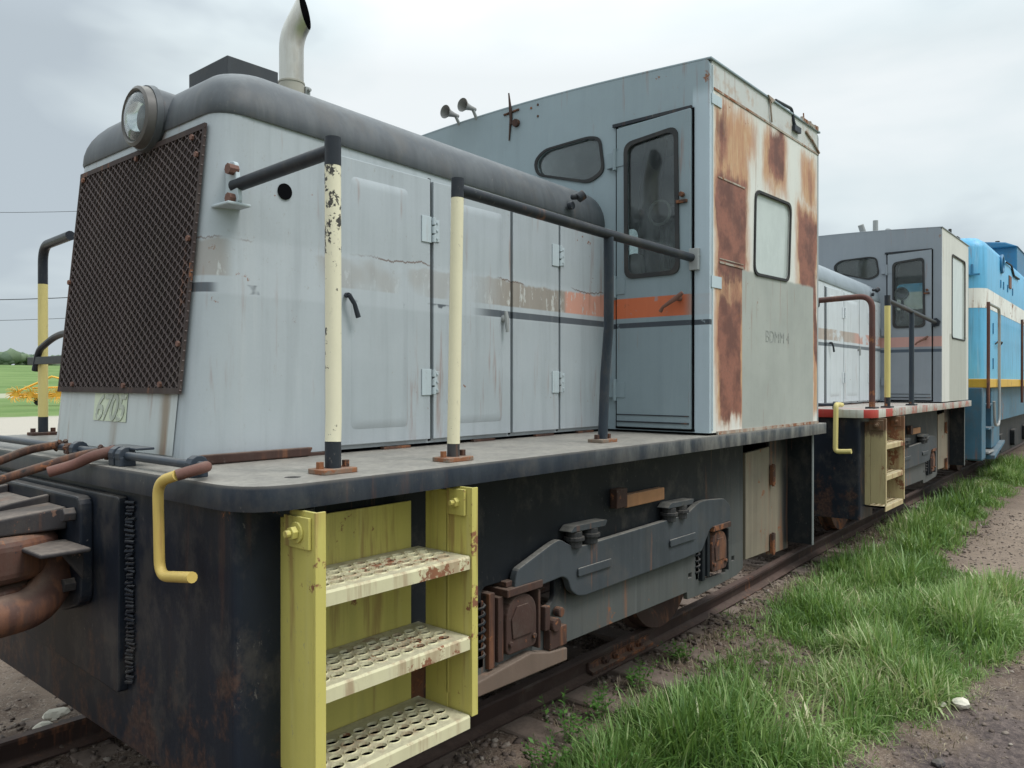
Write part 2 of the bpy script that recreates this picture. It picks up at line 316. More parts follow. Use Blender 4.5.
# third locomotive
M['blue'] = paint('sky_blue_paint', (.115, .40, .64), .36, .7, .1, .86, (.34, .52, .62), .45, .14)
M['bluelow'] = paint('dirty_blue_paint', (.05, .135, .20), .45, .5, .4, None, rough=.6, var=.25)
M['bluedark'] = paint('deep_blue_paint', (.03, .17, .33), .2, .2, .2, None, rough=.5, var=.15)
M['white'] = paint('worn_white_band', (.76, .75, .71), .66, .5, .1, .88, (.50, .33, .20), .5, .06)
M['sill'] = paint('yellow_sill_paint', (.60, .36, .04), .4, .3, .3, None, rough=.5, var=.1)

# ---------------------------------------------------------------- mesh helper
class MB:
    """collects shapes in locomotive coordinates; build() links them as one mesh object"""
    def __init__(s): s.b = bmesh.new()
    def poly(s, pts, faces):
        v = [s.b.verts.new(q) for q in pts]
        for f in faces:
            try: s.b.faces.new([v[i] for i in f])
            except ValueError: pass
        return s
    def box(s, x0, x1, y0, y1, z0, z1):
        q = [(x, y, z) for x in (x0, x1) for y in (y0, y1) for z in (z0, z1)]
        return s.poly(q, [(0, 1, 3, 2), (4, 6, 7, 5), (0, 4, 5, 1), (2, 3, 7, 6), (0, 2, 6, 4), (1, 5, 7, 3)])
    def prism(s, pts, axis, a, b):
        """outline (u,v) extruded along axis from a to b: axis y -> (u=x,v=z); x -> (u=y,v=z); z -> (u=x,v=y)"""
        f = {'y': lambda u, v, t: (u, t, v), 'x': lambda u, v, t: (t, u, v), 'z': lambda u, v, t: (u, v, t)}[axis]
        n = len(pts)
        q = [f(u, v, a) for u, v in pts] + [f(u, v, b) for u, v in pts]
        return s.poly(q, [tuple(range(n)), tuple(range(2*n-1, n-1, -1))] + [(i, (i+1) % n, n+(i+1) % n, n+i) for i in range(n)])
    def tube(s, pts, r, n=12, cap=True, twist=0):
        pts = [Vector(q) for q in pts]; rr = r if isinstance(r, (list, tuple)) else [r]*len(pts)
        rings = []; up = None
        for i, q in enumerate(pts):
            d = (pts[min(i+1, len(pts)-1)] - pts[max(i-1, 0)]).normalized()
            if up is None: up = d.orthogonal().normalized()
            up = (up - d*up.dot(d)).normalized(); w = d.cross(up)
            rings.append([s.b.verts.new(q + (up*cos(t)+w*sin(t))*rr[i]) for t in [2*pi*k/n+twist for k in range(n)]])
        for a, b in zip(rings, rings[1:]):
            for k in range(n): s.b.faces.new((a[k], a[(k+1) % n], b[(k+1) % n], b[k]))
        if cap:
            s.b.faces.new(rings[0][::-1]); s.b.faces.new(rings[-1])
        return s
    def cyl(s, a, b, r, n=16): return s.tube([a, b], r, n)
    def rings(s, rs, cap0=True, cap1=True, closed=True):
        R_ = [[s.b.verts.new(q) for q in r] for r in rs]; n = len(R_[0])
        for a, b in zip(R_, R_[1:]):
            for k in range(n if closed else n-1): s.b.faces.new((a[k], a[(k+1) % n], b[(k+1) % n], b[k]))
        if cap0: s.b.faces.new(R_[0][::-1])
        if cap1: s.b.faces.new(R_[-1])
        return s
    def clusters(s):
        """islands of the mesh, merged where they touch, as separate builders"""
        s.b.verts.ensure_lookup_table(); seen = set(); isl = []
        for v in s.b.verts:
            if v.index in seen: continue
            st = [v]; seen.add(v.index); g = []
            while st:
                a = st.pop(); g.append(a)
                for e_ in a.link_edges:
                    o = e_.other_vert(a)
                    if o.index not in seen: seen.add(o.index); st.append(o)
            isl.append(g)
        bb = [[min(v.co[i] for v in g)-.004 for i in range(3)]+[max(v.co[i] for v in g)+.004 for i in range(3)] for g in isl]
        par = list(range(len(isl)))
        def f(i):
            while par[i] != i: i = par[i]
            return i
        for i in range(len(isl)):
            for j in range(i):
                if all(bb[i][k] < bb[j][k+3] and bb[j][k] < bb[i][k+3] for k in range(3)): par[f(i)] = f(j)
        out = {}
        for i, g in enumerate(isl): out.setdefault(f(i), []).extend(g)
        res = []
        for g in out.values():
            m = MB(); mp_ = {v: m.b.verts.new(v.co) for v in g}; done = set()
            for v in g:
                for fc in v.link_faces:
                    if fc.index in done: continue
                    done.add(fc.index)
                    try: m.b.faces.new([mp_[q] for q in fc.verts])
                    except ValueError: pass
            res.append(m)
        s.b.free(); return res
    def each(s, name, mat, parent=None, **k):
        s.b.faces.index_update(); s.b.verts.index_update()
        return [m.build(name, mat, parent, **k) for m in s.clusters()]
    def build(s, name, mat, parent=None, bevel=0, smooth=False, seg=2, world=False, angle=35):
        if not world:
            off = Vector((OX, OY, OZ))
            for v in s.b.verts: v.co -= off
        bmesh.ops.recalc_face_normals(s.b, faces=s.b.faces[:])
        if smooth:
            for f in s.b.faces: f.smooth = True
            lim = R(angle)
            for e_ in s.b.edges:
                if len(e_.link_faces) == 2 and e_.calc_face_angle(0) > lim: e_.smooth = False
        me = bpy.data.meshes.new(name); s.b.to_mesh(me); s.b.free()
        me.materials.append(mat)
        o = bpy.data.objects.new(name, me); COL.objects.link(o)
        if parent: o.parent = parent
        if bevel:
            m = o.modifiers.new('bevel', 'BEVEL'); m.width = bevel; m.segments = seg; m.limit_method = 'ANGLE'; m.angle_limit = R(38)
        return o
def rrect(u0, u1, v0, v1, r, n=6):
    rs = r if isinstance(r, (list, tuple)) else [r]*4
    out = []
    for (cu, cv, a0), q in zip([(u1, v1, 0), (u0, v1, 90), (u0, v0, 180), (u1, v0, 270)], rs):
        su = -1 if cu == u1 else 1; sv = -1 if cv == v1 else 1
        for k in range(n+1):
            t = R(a0 + 90*k/n); out.append((cu+su*q+q*cos(t), cv+sv*q+q*sin(t)))
    return out
def roundpoly(pts, r, n=4):
    out = []; N = len(pts)
    for i in range(N):
        a, b, c = Vector(pts[i-1]), Vector(pts[i]), Vector(pts[(i+1) % N])
        rr = r[i] if isinstance(r, (list, tuple)) else r
        d0 = (a-b); d1 = (c-b); k = min(rr, d0.length*.48, d1.length*.48)
        p0 = b+d0.normalized()*k; p1 = b+d1.normalized()*k
        for j in range(n+1):
            t = j/n; q = p0*(1-t)**2 + b*2*t*(1-t) + p1*t*t; out.append((q.x, q.y))
    return out
def holed(outer, holes, axis, a, b):
    """plate with real holes (2D curve filled and extruded), returned as an MB"""
    cu = bpy.data.curves.new('tmp', 'CURVE'); cu.dimensions = '2D'; cu.fill_mode = 'BOTH'; cu.extrude = abs(b-a)/2
    for pl in [outer]+holes:
        sp = cu.splines.new('POLY'); sp.points.add(len(pl)-1); sp.use_cyclic_u = True
        for q, (u, v) in zip(sp.points, pl): q.co = (u, v, 0, 1)
    ob = bpy.data.objects.new('tmp', cu); COL.objects.link(ob)
    bpy.context.view_layer.update()
    me = bpy.data.meshes.new_from_object(ob.evaluated_get(bpy.context.evaluated_depsgraph_get()))
    m = MB(); m.b.from_mesh(me)
    bpy.data.objects.remove(ob); bpy.data.curves.remove(cu); bpy.data.meshes.remove(me)
    bmesh.ops.remove_doubles(m.b, verts=m.b.verts[:], dist=1e-5)
    mid = (a+b)/2
    for v in m.b.verts:
        u, w, t = v.co; t += mid
        v.co = {'y': (u, t, w), 'x': (t, u, w), 'z': (u, w, t)}[axis]
    return m
def frame_ring(outline, grow):
    """offset an outline outward from its centroid by about grow"""
    cx = sum(q[0] for q in outline)/len(outline); cy = sum(q[1] for q in outline)/len(outline)
    hx = max(abs(q[0]-cx) for q in outline); hy = max(abs(q[1]-cy) for q in outline)
    return [(cx+(u-cx)*(1+grow/hx), cy+(v-cy)*(1+grow/hy)) for u, v in outline]
def tag(o, label=None, cat=None, group=None, kind=None):
    if label: o['label'] = label
    if cat: o['category'] = cat
    if group: o['group'] = group
    if kind: o['kind'] = kind
    return o
def empty(name, loc, rz=0):
    o = bpy.data.objects.new(name, None); COL.objects.link(o); o.location = loc; o.rotation_euler = (0, 0, rz)
    o.empty_display_size = .3; return o
def arc(c, r, a0, a1, n, f):
    return [f(c[0]+r*cos(R(a0+(a1-a0)*k/n)), c[1]+r*sin(R(a0+(a1-a0)*k/n))) for k in range(n+1)]
def smoothpath(pts, r, n=6):
    """3D polyline with its inner corners rounded"""
    out = [Vector(pts[0])]
    for i in range(1, len(pts)-1):
        a, b, c = Vector(pts[i-1]), Vector(pts[i]), Vector(pts[i+1])
        k = min(r, (a-b).length*.48, (c-b).length*.48)
        p0 = b+(a-b).normalized()*k; p1 = b+(c-b).normalized()*k
        for j in range(n+1):
            t = j/n; out.append(p0*(1-t)**2 + b*2*t*(1-t) + p1*t*t)
    out.append(Vector(pts[-1])); return out

YC = 3.74
def mir(y): return 2*YC-y
exec_after = []
# ---------------------------------------------------------------- locomotive
def hood_ring(z, inset, yn, yf, xr, rc=.12, lean=.10, x0=1.48, n=7):
    xf = x0 + lean*(z-1.41) + inset; a, b = yn+inset, yf-inset
    pts = [(xr, a)]
    for k in range(n+1):
        t = R(90*k/n); pts.append((xf+rc-rc*sin(t), a+rc-rc*cos(t)))
    for k in range(n+1):
        t = R(90*k/n); pts.append((xf+rc-rc*cos(t), b-rc+rc*sin(t)))
    pts.append((xr, b))
    return [(x, y, z) for x, y in pts]

def base_plate(parent, x, y, mat, z=1.39):
    b = MB(); b.prism(roundpoly([(x-.075, y-.05), (x+.075, y-.05), (x+.075, y+.05), (x-.075, y+.05)], .015), 'z', z, z+.018)
    o = b.build('base_flange', mat, parent, bevel=.003)
    bb = MB()
    for sx in (-1, 1): bb.tube([(x+sx*.055, y, z+.018), (x+sx*.055, y, z+.042)], .014, 6)
    bb.each('flange_bolt', M['rust'], parent)

def bolt_head(b, p_, d, r=.018, h=.02):
    p_ = Vector(p_); d = Vector(d); b.tube([p_, p_+d*h], r, 6); b.tube([p_+d*h, p_+d*(h+.018)], r*.55, 8)

def tread(parent, z, x0, x1, y0, y1, mat, nx=10, ny=4):
    """folded tread plate with staggered raised holes really cut through it"""
    b = MB(); px_ = (x1-x0-.05)/(nx+.5); m0 = x0+.025; py_ = .052; ya = y0+.03
    nseg = 12
    # grid of cells, every second row shifted; leftovers filled with plain strips
    for j in range(ny):
        sh = (j % 2)*px_*.5
        va, vb = ya+j*py_, ya+(j+1)*py_
        for i in range(nx):
            u0 = m0+sh+i*px_; u1 = u0+px_; cx, cy = (u0+u1)/2, (va+vb)/2
            ang = [2*pi*(k+.5)/nseg for k in range(nseg)]
            outer = []
            for t in ang:
                k = min((px_/2)/max(abs(cos(t)), 1e-6), (py_/2)/max(abs(sin(t)), 1e-6)); outer.append((cx+k*cos(t), cy+k*sin(t), z))
            # corners must be exact so that neighbours meet
            for q, (sx, sy) in enumerate(((1, 1), (-1, 1), (-1, -1), (1, -1))):
                idx = min(range(nseg), key=lambda k: (outer[k][0]-(cx+sx*px_/2))**2+(outer[k][1]-(cy+sy*py_/2))**2)
                outer[idx] = (cx+sx*px_/2, cy+sy*py_/2, z)
            ex_, ey_ = px_*.40, py_*.36
            E_ = lambda k_, dz_: [(cx+ex_*k_*cos(t), cy+ey_*k_*sin(t), z+dz_) for t in ang]
            lip = E_(1.12, .001); top = E_(1.0, .005); low = E_(.95, -.004)
            b.rings([outer, lip, top, low], False, False)
        for (a, c) in ((x0, m0+sh), (m0+sh+nx*px_, x1)):
            b.poly([(a, va, z), (c, va, z), (c, vb, z), (a, vb, z)], [(0, 1, 2, 3)])
    b.poly([(x0, ya+ny*py_, z), (x1, ya+ny*py_, z), (x1, y1, z), (x0, y1, z)], [(0, 1, 2, 3)])
    b.poly([(x0, y0+.006, z), (x1, y0+.006, z), (x1, ya, z), (x0, ya, z)], [(0, 1, 2, 3)])
    # front nosing and rear flange
    b.poly([(x0, y0+.006, z), (x1, y0+.006, z), (x1, y0, z-.008), (x0, y0, z-.008), (x0, y0, z-.05), (x1, y0, z-.05), (x0, y0+.012, z-.05), (x1, y0+.012, z-.05), (x0, y0+.012, z-.012), (x1, y0+.012, z-.012)],
           [(0, 1, 2, 3), (3, 2, 5, 4), (4, 5, 7, 6), (6, 7, 9, 8)])
    b.box(x0, x1, y1-.006, y1, z-.045, z-.001)
    o = b.build('step', mat, parent)
    MB().box(x0+.002, x1-.002, y0+.014, y1-.008, z-.016, z-.012).build('hole_shade_sheet', M['soot_shade'], o)  # added black sheet below the tread so its holes read as shaded
    return o

def hinge(parent, x, z, mat, y=2.87, h=.13):
    b = MB(); b.box(x-.075, x-.010, y-.006, y-.001, z-h*.5, z+h*.5); b.box(x+.010, x+.045, y-.006, y-.001, z-h*.42, z+h*.42)
    for k in range(3): b.cyl((x, y-.012, z-h/2+k*h/3+.004), (x, y-.012, z-h/2+(k+1)*h/3-.004), .010, 10)
    for k in range(3): b.cyl((x+.028, y-.006, z-h*.3+k*h*.3), (x+.028, y-.011, z-h*.3+k*h*.3), .006, 8)
    return b.build('hinge', mat, parent, bevel=.0015)

def hood_door(root, x0, x1, z0, z1, mat, emboss=None, name='hood_door'):
    y = 2.87; b = MB()
    b.box(x0+.006, x1-.006, y-.012, y+.01, z0, z1)
    o = b.build(name, mat, root, bevel=.003)
    if emboss:
        e0, e1 = emboss; rs = []
        for ins, dy in ((0, 0), (.02, -.007), (.045, -.0085)):
            rs.append([(u, y-.0122+dy, v) for u, v in roundpoly([(e0+ins, z0+.07+ins), (e1-ins, z0+.07+ins), (e1-ins, z1-.08-ins), (e0+ins, z1-.08-ins)], .03, 5)])
        q = MB(); q.rings(rs, False, True); q.build('pressed_panel', mat, o, smooth=True)
    return o

def rail_pipe(root, pts, r, mat, name='handrail', rad=.08):
    return MB().tube(smoothpath(pts, rad), r, 12).build(name, mat, root, smooth=True, angle=50)

def wheel(root, x, yside):
    s = 1 if yside > YC else -1
    yi = YC+s*.715; r = .45; zc = -.08+r
    prof = [(.0, .135), (.10, .135), (.12, .09), (.30, .075), (.36, .12), (.445, .135), (r, .12), (r, .03), (.472, .012), (.478, 0), (.40, -.01), (.12, -.03), (.0, -.03)]
    b = MB(); n = 40
    rs = []
    for rr, dy in prof[1:-1]:
        rs.append([(x+rr*cos(2*pi*k/n), yi+s*dy, zc+rr*sin(2*pi*k/n)) for k in range(n)])
    b.rings(rs, True, True)
    b.build('wheel', M['rust'], root, smooth=True)

def journal(root, x, w=1.0):
    g = MB(); y = 2.335
    z0, z1 = .46, .72
    g.prism(rrect(x-.11, x+.11, z0, z1, [.10, .10, .03, .03]), 'y', y, y+.10)
    o = g.build('journal_box', M['rust'], root, bevel=.006)
    q = MB()
    q.box(x-.125, x+.135, y-.02, y+.14, z1+.012, z1+.048); q.box(x-.10, x+.02, y+.01, y+.10, z1+.05, z1+.075)
    q.build('journal_cap', M['rust'], o, bevel=.004)
    q = MB()
    for sx in (-.085, .085):
        for zz in (z0+.05,): q.tube([(x+sx, y-.014, zz), (x+sx, y, zz)], .014, 6)
    q.prism([(x-.07, z0+.07), (x+.07, z0+.07), (x+.08, z0+.16), (x+.04, z0+.215), (x-.04, z0+.215), (x-.08, z0+.16)], 'y', y-.008, y)
    q.build('journal_lid', M['rust'], o, bevel=.003)
    q = MB()
    q.box(x-.205, x-.165, y+.02, y+.10, .42, .76); q.box(x-.155, x-.118, y+.01, y+.10, .44, .735); q.box(x-.255, x-.215, y+.045, y+.12, .43, .73)
    q.box(x+.118, x+.135, y-.005, y+.10, .44, .72); q.box(x+.15, x+.185, y+.04, y+.12, .46, .60)
    q.each('pedestal_liner', M['rust'] if w == 1 else M['side'], o, bevel=.004)
    q = MB()
    for k in range(26):
        a = k*1.15; q_ = (x-.235+.0*k, y+.07, .46+k*.010)
    q.tube([(x-.235+.022*cos(t*.9), y+.05+.022*sin(t*.9), .46+t*.0052) for t in range(50)], .007, 6)
    q.build('coil_spring', M['side'], o, smooth=True)

def locomotive(root, st):
    A_ = st == 'A'; FX = 0.0 if A_ else -.14
    P = {'hood': M['hood'] if A_ else M['hood2'], 'front': M['hoodfront'] if A_ else M['hoodplain'], 'shroud': M['shroud'] if A_ else M['shroud2'],
         'cabf': M['cabfront'] if A_ else M['cab2'], 'door': M['cabdoor'] if A_ else M['cab2'], 'cabs': M['cabside'] if A_ else M['cabside2'],
         'deck': M['navy'] if A_ else M['striped'], 'ladder': M['ladder'] if A_ else M['ladder2'], 'tread': M['tread'] if A_ else M['ladder2'],
         'hinge': M['hoodplain'] if A_ else M['hood2']}
    # deck plate
    DN, DF = 2.11, mir(2.11)
    out = roundpoly([(1.27+FX, DN), (6.29, DN), (6.29, DF), (1.27+FX, DF)], [.20, .03, .03, .20], 8)
    deck = holed(out, [[(1.535+.028*cos(a), 2.275+.028*sin(a)) for a in [2*pi*k/16 for k in range(16)]]], 'z', 1.31, 1.39).build('deck', P['deck'], root, bevel=.006)
    MB().box(1.5, 1.58, 2.22, 2.33, 1.285, 1.300).build('hole_backing', M['soot_shade'], deck)
    # end bumpers
    b = MB(); b.prism(roundpoly([(1.30+FX, 2.24), (1.60, 2.24), (1.60, mir(2.24)), (1.30+FX, mir(2.24))], [.03, 0.005, .005, .03], 5), 'z', .355+FX*.3, 1.308)
    bum = b.build('end_bumper', M['bumper'], root, bevel=.004)
    # bumper plate on its face with the rough weld bead beside it
    pl = MB(); pl.prism(roundpoly([(2.98, 1.285), (mir(2.98), 1.285), (mir(2.98), .60), (2.98, .56)], .02), 'x', 1.265+FX, 1.3+FX); pl.build('wear_plate', M['bumper'], bum, bevel=.005)
    w = MB()
    for k in range(46):
        z = .60+k*.0148; w.tube([(1.298, 2.976-rng.uniform(.0, .008), z), (1.284, 2.958+rng.uniform(-.008, .008), z+rng.uniform(-.006, .006)), (1.296, 2.932-rng.uniform(0, .018), z+rng.uniform(-.004, .008))], rng.uniform(.004, .0075), 6)
    if A_: w.build('weld_bead', M['bumper'], bum, smooth=True)
    else: w.b.free()
    b = MB(); b.prism(roundpoly([(6.185, 2.19), (6.20, 2.19), (6.20, mir(2.19)), (6.185, mir(2.19))], .003), 'z', .44, 1.308); b.box(6.0, 6.185, 2.50, mir(2.5), .46, 1.308)
    eb = b.build('rear_end_plate', M['side'], root)
    b = MB(); b.box(6.170, 6.2, 2.182, 2.1895, .44, 1.30); b.build('edge_strip', M['lowplate'], eb)
    # main side frames with real openings
    for s in (0, 1):
        f = (lambda y: y) if s == 0 else mir
        outl = [(1.602, 1.308), (1.602, .60), (2.50, .60), (2.55, .40), (3.165, .385), (4.506, .378), (4.512, .331), (4.655, .326), (5.243, .35), (5.342, .382), (5.342, 1.308)]
        hL = roundpoly([(2.585, .47), (2.585, .79), (3.06, .79), (3.12, .74), (3.12, .62), (3.0, .56), (3.0, .47)], .035)
        hR = roundpoly([(4.66, .42), (4.74, .74), (5.085, .74), (5.06, .40)], [.01, .07, .03, .01])
        h3 = [(4.525, .462), (4.572, .462), (4.572, .492), (4.525, .492)]; h4 = [(5.155, .462), (5.20, .462), (5.20, .495), (5.155, .495)]
        a, c = sorted((f(2.38), f(2.41)))
        sf = holed(outl, [hL, hR, h3, h4], 'y', a, c).build('side_frame', M['side'] if s else M['sideA'], root, bevel=.003)
        b = MB(); a, c = sorted((f(2.375), f(2.40)))
        b.prism([(5.375, 1.20), (5.375, .436), (5.80, .43), (5.80, 1.22)], 'y', a, c); o = b.build('access_panel', M['tan'], root, bevel=.003)
        b = MB(); b.prism([(5.802, 1.305), (5.802, .40), (6.18, .39), (6.18, 1.305)], 'y', a+.004, c+.004); b.build('corner_panel', M['tanfade'], root, bevel=.003)
        if s == 0:
            for zz in (.50, 1.02):
                q = MB(); q.box(5.80, 5.85, 2.345, 2.371, zz-.09, zz+.06); q.cyl((5.815, 2.35, zz-.1), (5.815, 2.35, zz+.07), .011); q.build('hinge', M['rust'], o, bevel=.002)
        b = MB(); a, c = sorted((f(2.395), f(2.40))); b.box(5.342, 5.376, a, c, .44, 1.3); b.build('seam_strip', M['soot_shade'], root)
    # dark core under the deck so that light does not shine through
    b = MB(); b.box(1.6, 6.0, 2.60, mir(2.60), 1.0, 1.305); b.box(1.75, 5.9, 2.75, mir(2.75), .70, 1.0); b.build('light_block_core', M['soot_shade'], root)
    # equaliser bar in front of the near side frame
    barp = [(2.752, .735), (2.757, .80), (2.776, .845), (3.041, .925), (3.10, .935), (3.16, .905), (3.22, .878), (3.32, .872), (4.405, .892), (4.50, .925), (4.56, .945), (4.66, .95), (4.93, .93), (5.02, .87), (5.02, .77), (4.72, .757), (4.60, .63), (4.361, .622), (3.311, .614), (3.245, .626), (3.19, .665), (3.165, .725), (3.12, .748), (2.93, .737), (2.925, .765), (2.80, .765), (2.79, .735)]
    for s in (0, 1):
        f = (lambda y: y) if s == 0 else mir
        a, c = sorted((f(2.325), f(2.365)))
        br = MB().prism(roundpoly(barp, .02, 3), 'y', a, c).build('equaliser_bar', M['bar'], root, bevel=.006)
        if s: continue
        for x0, x1 in ((3.237, 3.545), (4.175, 4.50)):
            MB().prism(rrect(x0, x1, .725, .768, .012), 'y', 2.312, 2.324).build('rib', M['bar'], br, bevel=.004)
        for x0 in (3.15, 4.12):
            q = MB(); q.prism(roundpoly([(x0, .962), (x0+.04, .99), (x0+.33, .985), (x0+.31, .955)], .01), 'y', 2.30, 2.376); o = q.build('spring_cap', M['bar'], root, bevel=.006)
            q = MB()
            for dx in (.08, .22): q.cyl((x0+dx, 2.338, .875), (x0+dx, 2.338, .956), .042, 14); q.cyl((x0+dx, 2.338, .91), (x0+dx, 2.338, .93), .055, 14)
            q.each('rubber_block', M['rubber'], o, bevel=.004)
        journal(root, 2.815); journal(root, 4.875, 2)
        q = MB(); q.prism([(2.50, .335), (3.165, .322), (3.165, .385), (3.02, .398), (2.88, .432), (2.50, .398)], 'y', 2.33, 2.40); q.build('spring_plank', M['beam'], root, bevel=.006)
        q = MB(); q.box(3.03, 3.17, 2.335, 2.378, .40, .50); q.cyl((3.07, 2.32, .52), (3.07, 2.37, .52), .035); q.cyl((3.12, 2.33, .57), (3.12, 2.37, .57), .025); q.box(3.0, 3.04, 2.34, 2.375, .50, .62); q.each('brake_bracket', M['rust'], root, bevel=.006)
        q = MB(); q.box(3.73, 4.144, 2.335, 2.378, 1.012, 1.085); q.build('hook_bracket', M['orange'], root, bevel=.006)
        q = MB(); q.box(3.62, 3.725, 2.33, 2.378, 1.02, 1.125); q.build('bracket_root', M['rust'], root, bevel=.005)
    for x in (2.75, 5.08):
        for ys in (2.9, 4.6): wheel(root, x, ys)
        MB().cyl((x, 2.62, .37), (x, mir(2.62), .37), .085).build('axle', M['rust'], root, smooth=True)
    # boarding ladder, near side
    lm = P['ladder']; lx0, lx1 = 1.462+FX, 2.172+FX
    lad = empty('step_ladder', (0, 0, 0)); lad.parent = root
    q = MB(); q.box(lx0, lx0+.012, 2.055, 2.185, .47, 1.303); q.box(lx0, lx0+.04, 2.045, 2.0545, .45, 1.303); q.box(lx0+.003, lx0+.014, 2.1875, 2.31, .45, 1.27)
    q.each('stringer', lm, lad, bevel=.002)
    q = MB(); q.box(lx1, lx1+.012, 2.055, 2.175, .44, 1.308); q.box(lx1-.002, lx1+.03, 2.045, 2.0545, .44, 1.308); q.box(lx1-.003, lx1+.01, 2.1775, 2.30, .42, 1.29); q.box(lx1-.003, lx1-.0005, 2.170, 2.183, .5, 1.29)
    q.each('stringer', lm, lad, bevel=.002)
    q = MB(); q.box(lx0-.012, lx0-.001, 2.065, 2.20, 1.185, 1.285); bk = q.build('mounting_bracket', lm, lad, bevel=.002)
    q = MB(); q.cyl((lx0-.012, 2.125, 1.235), (lx0-.02, 2.125, 1.235), .034, 18); bolt_head(q, (lx0-.02, 2.125, 1.235), (-1, 0, 0), .022, .02); q.cyl((lx0-.012, 2.29, 1.26), (lx0-.06, 2.29, 1.26), .016, 10); q.each('bolt', lm, bk, bevel=.002)
    q = MB(); q.box(lx1-.015, lx1-.004, 2.075, 2.17, 1.2, 1.30); bk = q.build('mounting_bracket', lm, lad, bevel=.002)
    q = MB(); bolt_head(q, (lx1-.015, 2.115, 1.25), (-1, 0, 0), .018, .02); q.build('bolt', lm, bk)
    q = MB(); q.box(lx0+.025, lx0+.67, 2.345, 2.357, .42, 1.235); q.build('back_plate', lm, lad)
    for zz in (1.05, .745, .445):
        tread(lad, zz, lx0+.015, lx1-.006, 2.052, 2.34, P['tread'])
        if A_:
            q = MB(); q.box(lx0+.014, lx0+.016, 2.06, 2.10, zz-.05, zz-.005); q.build('weld_tab', M['rust'], lad)
    # hood: side walls, nose, rounded roof
    yn, yf = 2.882, 4.285
    HC = (yn+yf)/2
    b = MB(); b.rings([hood_ring(1.405, 0, yn, yf, 4.36), hood_ring(1.75, 0, yn, yf, 4.36), hood_ring(2.30, 0, yn, yf, 4.36), [(x, y, 2.81-.07*max(0, min(1, (x-1.6)/2.7))) for x, y, z in hood_ring(2.76, 0, yn, yf, 4.36)]], True, True)
    b.build('hood', P['hood'], root, smooth=True)
    b = MB()
    b.box(1.54, 4.3, 2.90, 4.29, 1.388, 1.408); b.build('hood_base', M['soot_shade'], root)
    if A_:
        MB().prism([(1.50, 1.392), (2.0, 1.392), (2.02, 1.43), (1.50, 1.43)], 'y', 2.84, 2.87).build('wooden_wedge', M['rust'], root, bevel=.006)
    r = .27; rs = []
    def sh_ring(zb, inset, zoff):
        out_ = []
        for (x, y, z) in hood_ring(2.76, inset-.012, yn, yf, 4.40, rc=.14):
            k = max(0, min(1, (x-1.6)/2.7)); out_.append((x, y, (2.80-.07*k) + zoff))
        return out_
    rs.append([(x, y, z-.012) for x, y, z in sh_ring(0, .004, 0)])
    for k in range(11):
        t = R(90*k/10); rs.append(sh_ring(0, r*(1-cos(t)), r*.94*sin(t)))
    rs.append(sh_ring(0, r+.25, r*.94+.022)); rs.append(sh_ring(0, r+.5, r*.94+.035))
    shr = MB().rings(rs, False, True).build('hood_roof', P['shroud'], root, smooth=True, angle=60)
    # nose skin (different weathering) proud of the hood
    def nose_x(z): return 1.48+.10*(z-1.41)
    q = MB(); q.poly([(nose_x(z)-.004, y, z) for y, z in ((3.0, 1.42), (4.175, 1.42), (4.175, 2.785), (3.0, 2.785))], [(0, 1, 2, 3)])
    q.b.faces.ensure_lookup_table()
    nose = q.build('nose_panel', P['front'], root)
    gz0, gz1 = 1.675, 2.735
    if A_:
        # faded number placard
        q = MB(); q.poly([(nose_x(z)-.007, y, z) for y, z in ((3.43, 1.538), (3.765, 1.538), (3.77, 1.660), (3.435, 1.660))], [(0, 1, 2, 3)]); pc = q.build('number_placard', M['placard'], nose)
        tx = bpy.data.curves.new('numbers', 'FONT'); tx.body = '6705'; tx.size = .165; tx.extrude = .0008; tx.shear = .25; tx.space_character = .92; tx.offset = .003
        to = bpy.data.objects.new('tmp', tx); COL.objects.link(to); bpy.context.view_layer.update()
        me = bpy.data.meshes.new_from_object(to.evaluated_get(bpy.context.evaluated_depsgraph_get())); bpy.data.objects.remove(to)
        m_ = MB(); m_.b.from_mesh(me)
        xs = [v.co.x for v in m_.b.verts]; w_ = max(xs)
        for v in m_.b.verts:
            u, t, h = v.co; y = 3.75-u*(.31/w_); z = 1.545+t*.95; v.co = (nose_x(z)-.009-h, y, z)
        m_.build('painted_digits', M['digits'], pc)
    # radiator grille: dark core, expanded metal, frame, bolts
    q = MB(); q.poly([(nose_x(z)-.008, y, z) for y, z in ((2.975, gz0), (4.185, gz0), (4.185, gz1), (2.975, gz1))], [(0, 1, 2, 3)])
    gr = q.build('radiator_grille', M['core'], root)
    q = MB()
    gy0, gy1 = 2.972, 4.175
    dy = .029; dz = .0195; ncol = int((gy1-gy0-.01)/dy)
    for i in range(ncol+1):
        for j in range(int((gz1-gz0)/dz)):
            z = gz0+j*dz; y = gy0+i*dy
            o_ = .0085*(1 if (i+j) % 2 else -1); o2 = -o_
            for (ya, za, yb, zb) in ((y+o_, z, y+o2, z+dz),):
                xa = nose_x(za)-.019; xb = nose_x(zb)-.019
                # slim strand, thicker through its depth, like sheared sheet
                t = .0022; dd = .008
                q.poly([(xa, ya-t, za), (xa, ya+t, za), (xa+dd, ya+t, za), (xa+dd, ya-t, za), (xb, yb-t, zb), (xb, yb+t, zb), (xb+dd, yb+t, zb), (xb+dd, yb-t, zb)],
                       [(0, 1, 5, 4), (1, 2, 6, 5), (2, 3, 7, 6), (3, 0, 4, 7)])
    for i in range(ncol):                                            # bonds between strands
        for j in range(int((gz1-gz0)/dz)+1):
            if (i+j) % 2 == 0: continue
            z = gz0+j*dz; y = gy0+(i+.5)*dy; x = nose_x(z)-.019
            q.box(x, x+.010, y-.0062, y+.0062, z-.0022, z+.0022)
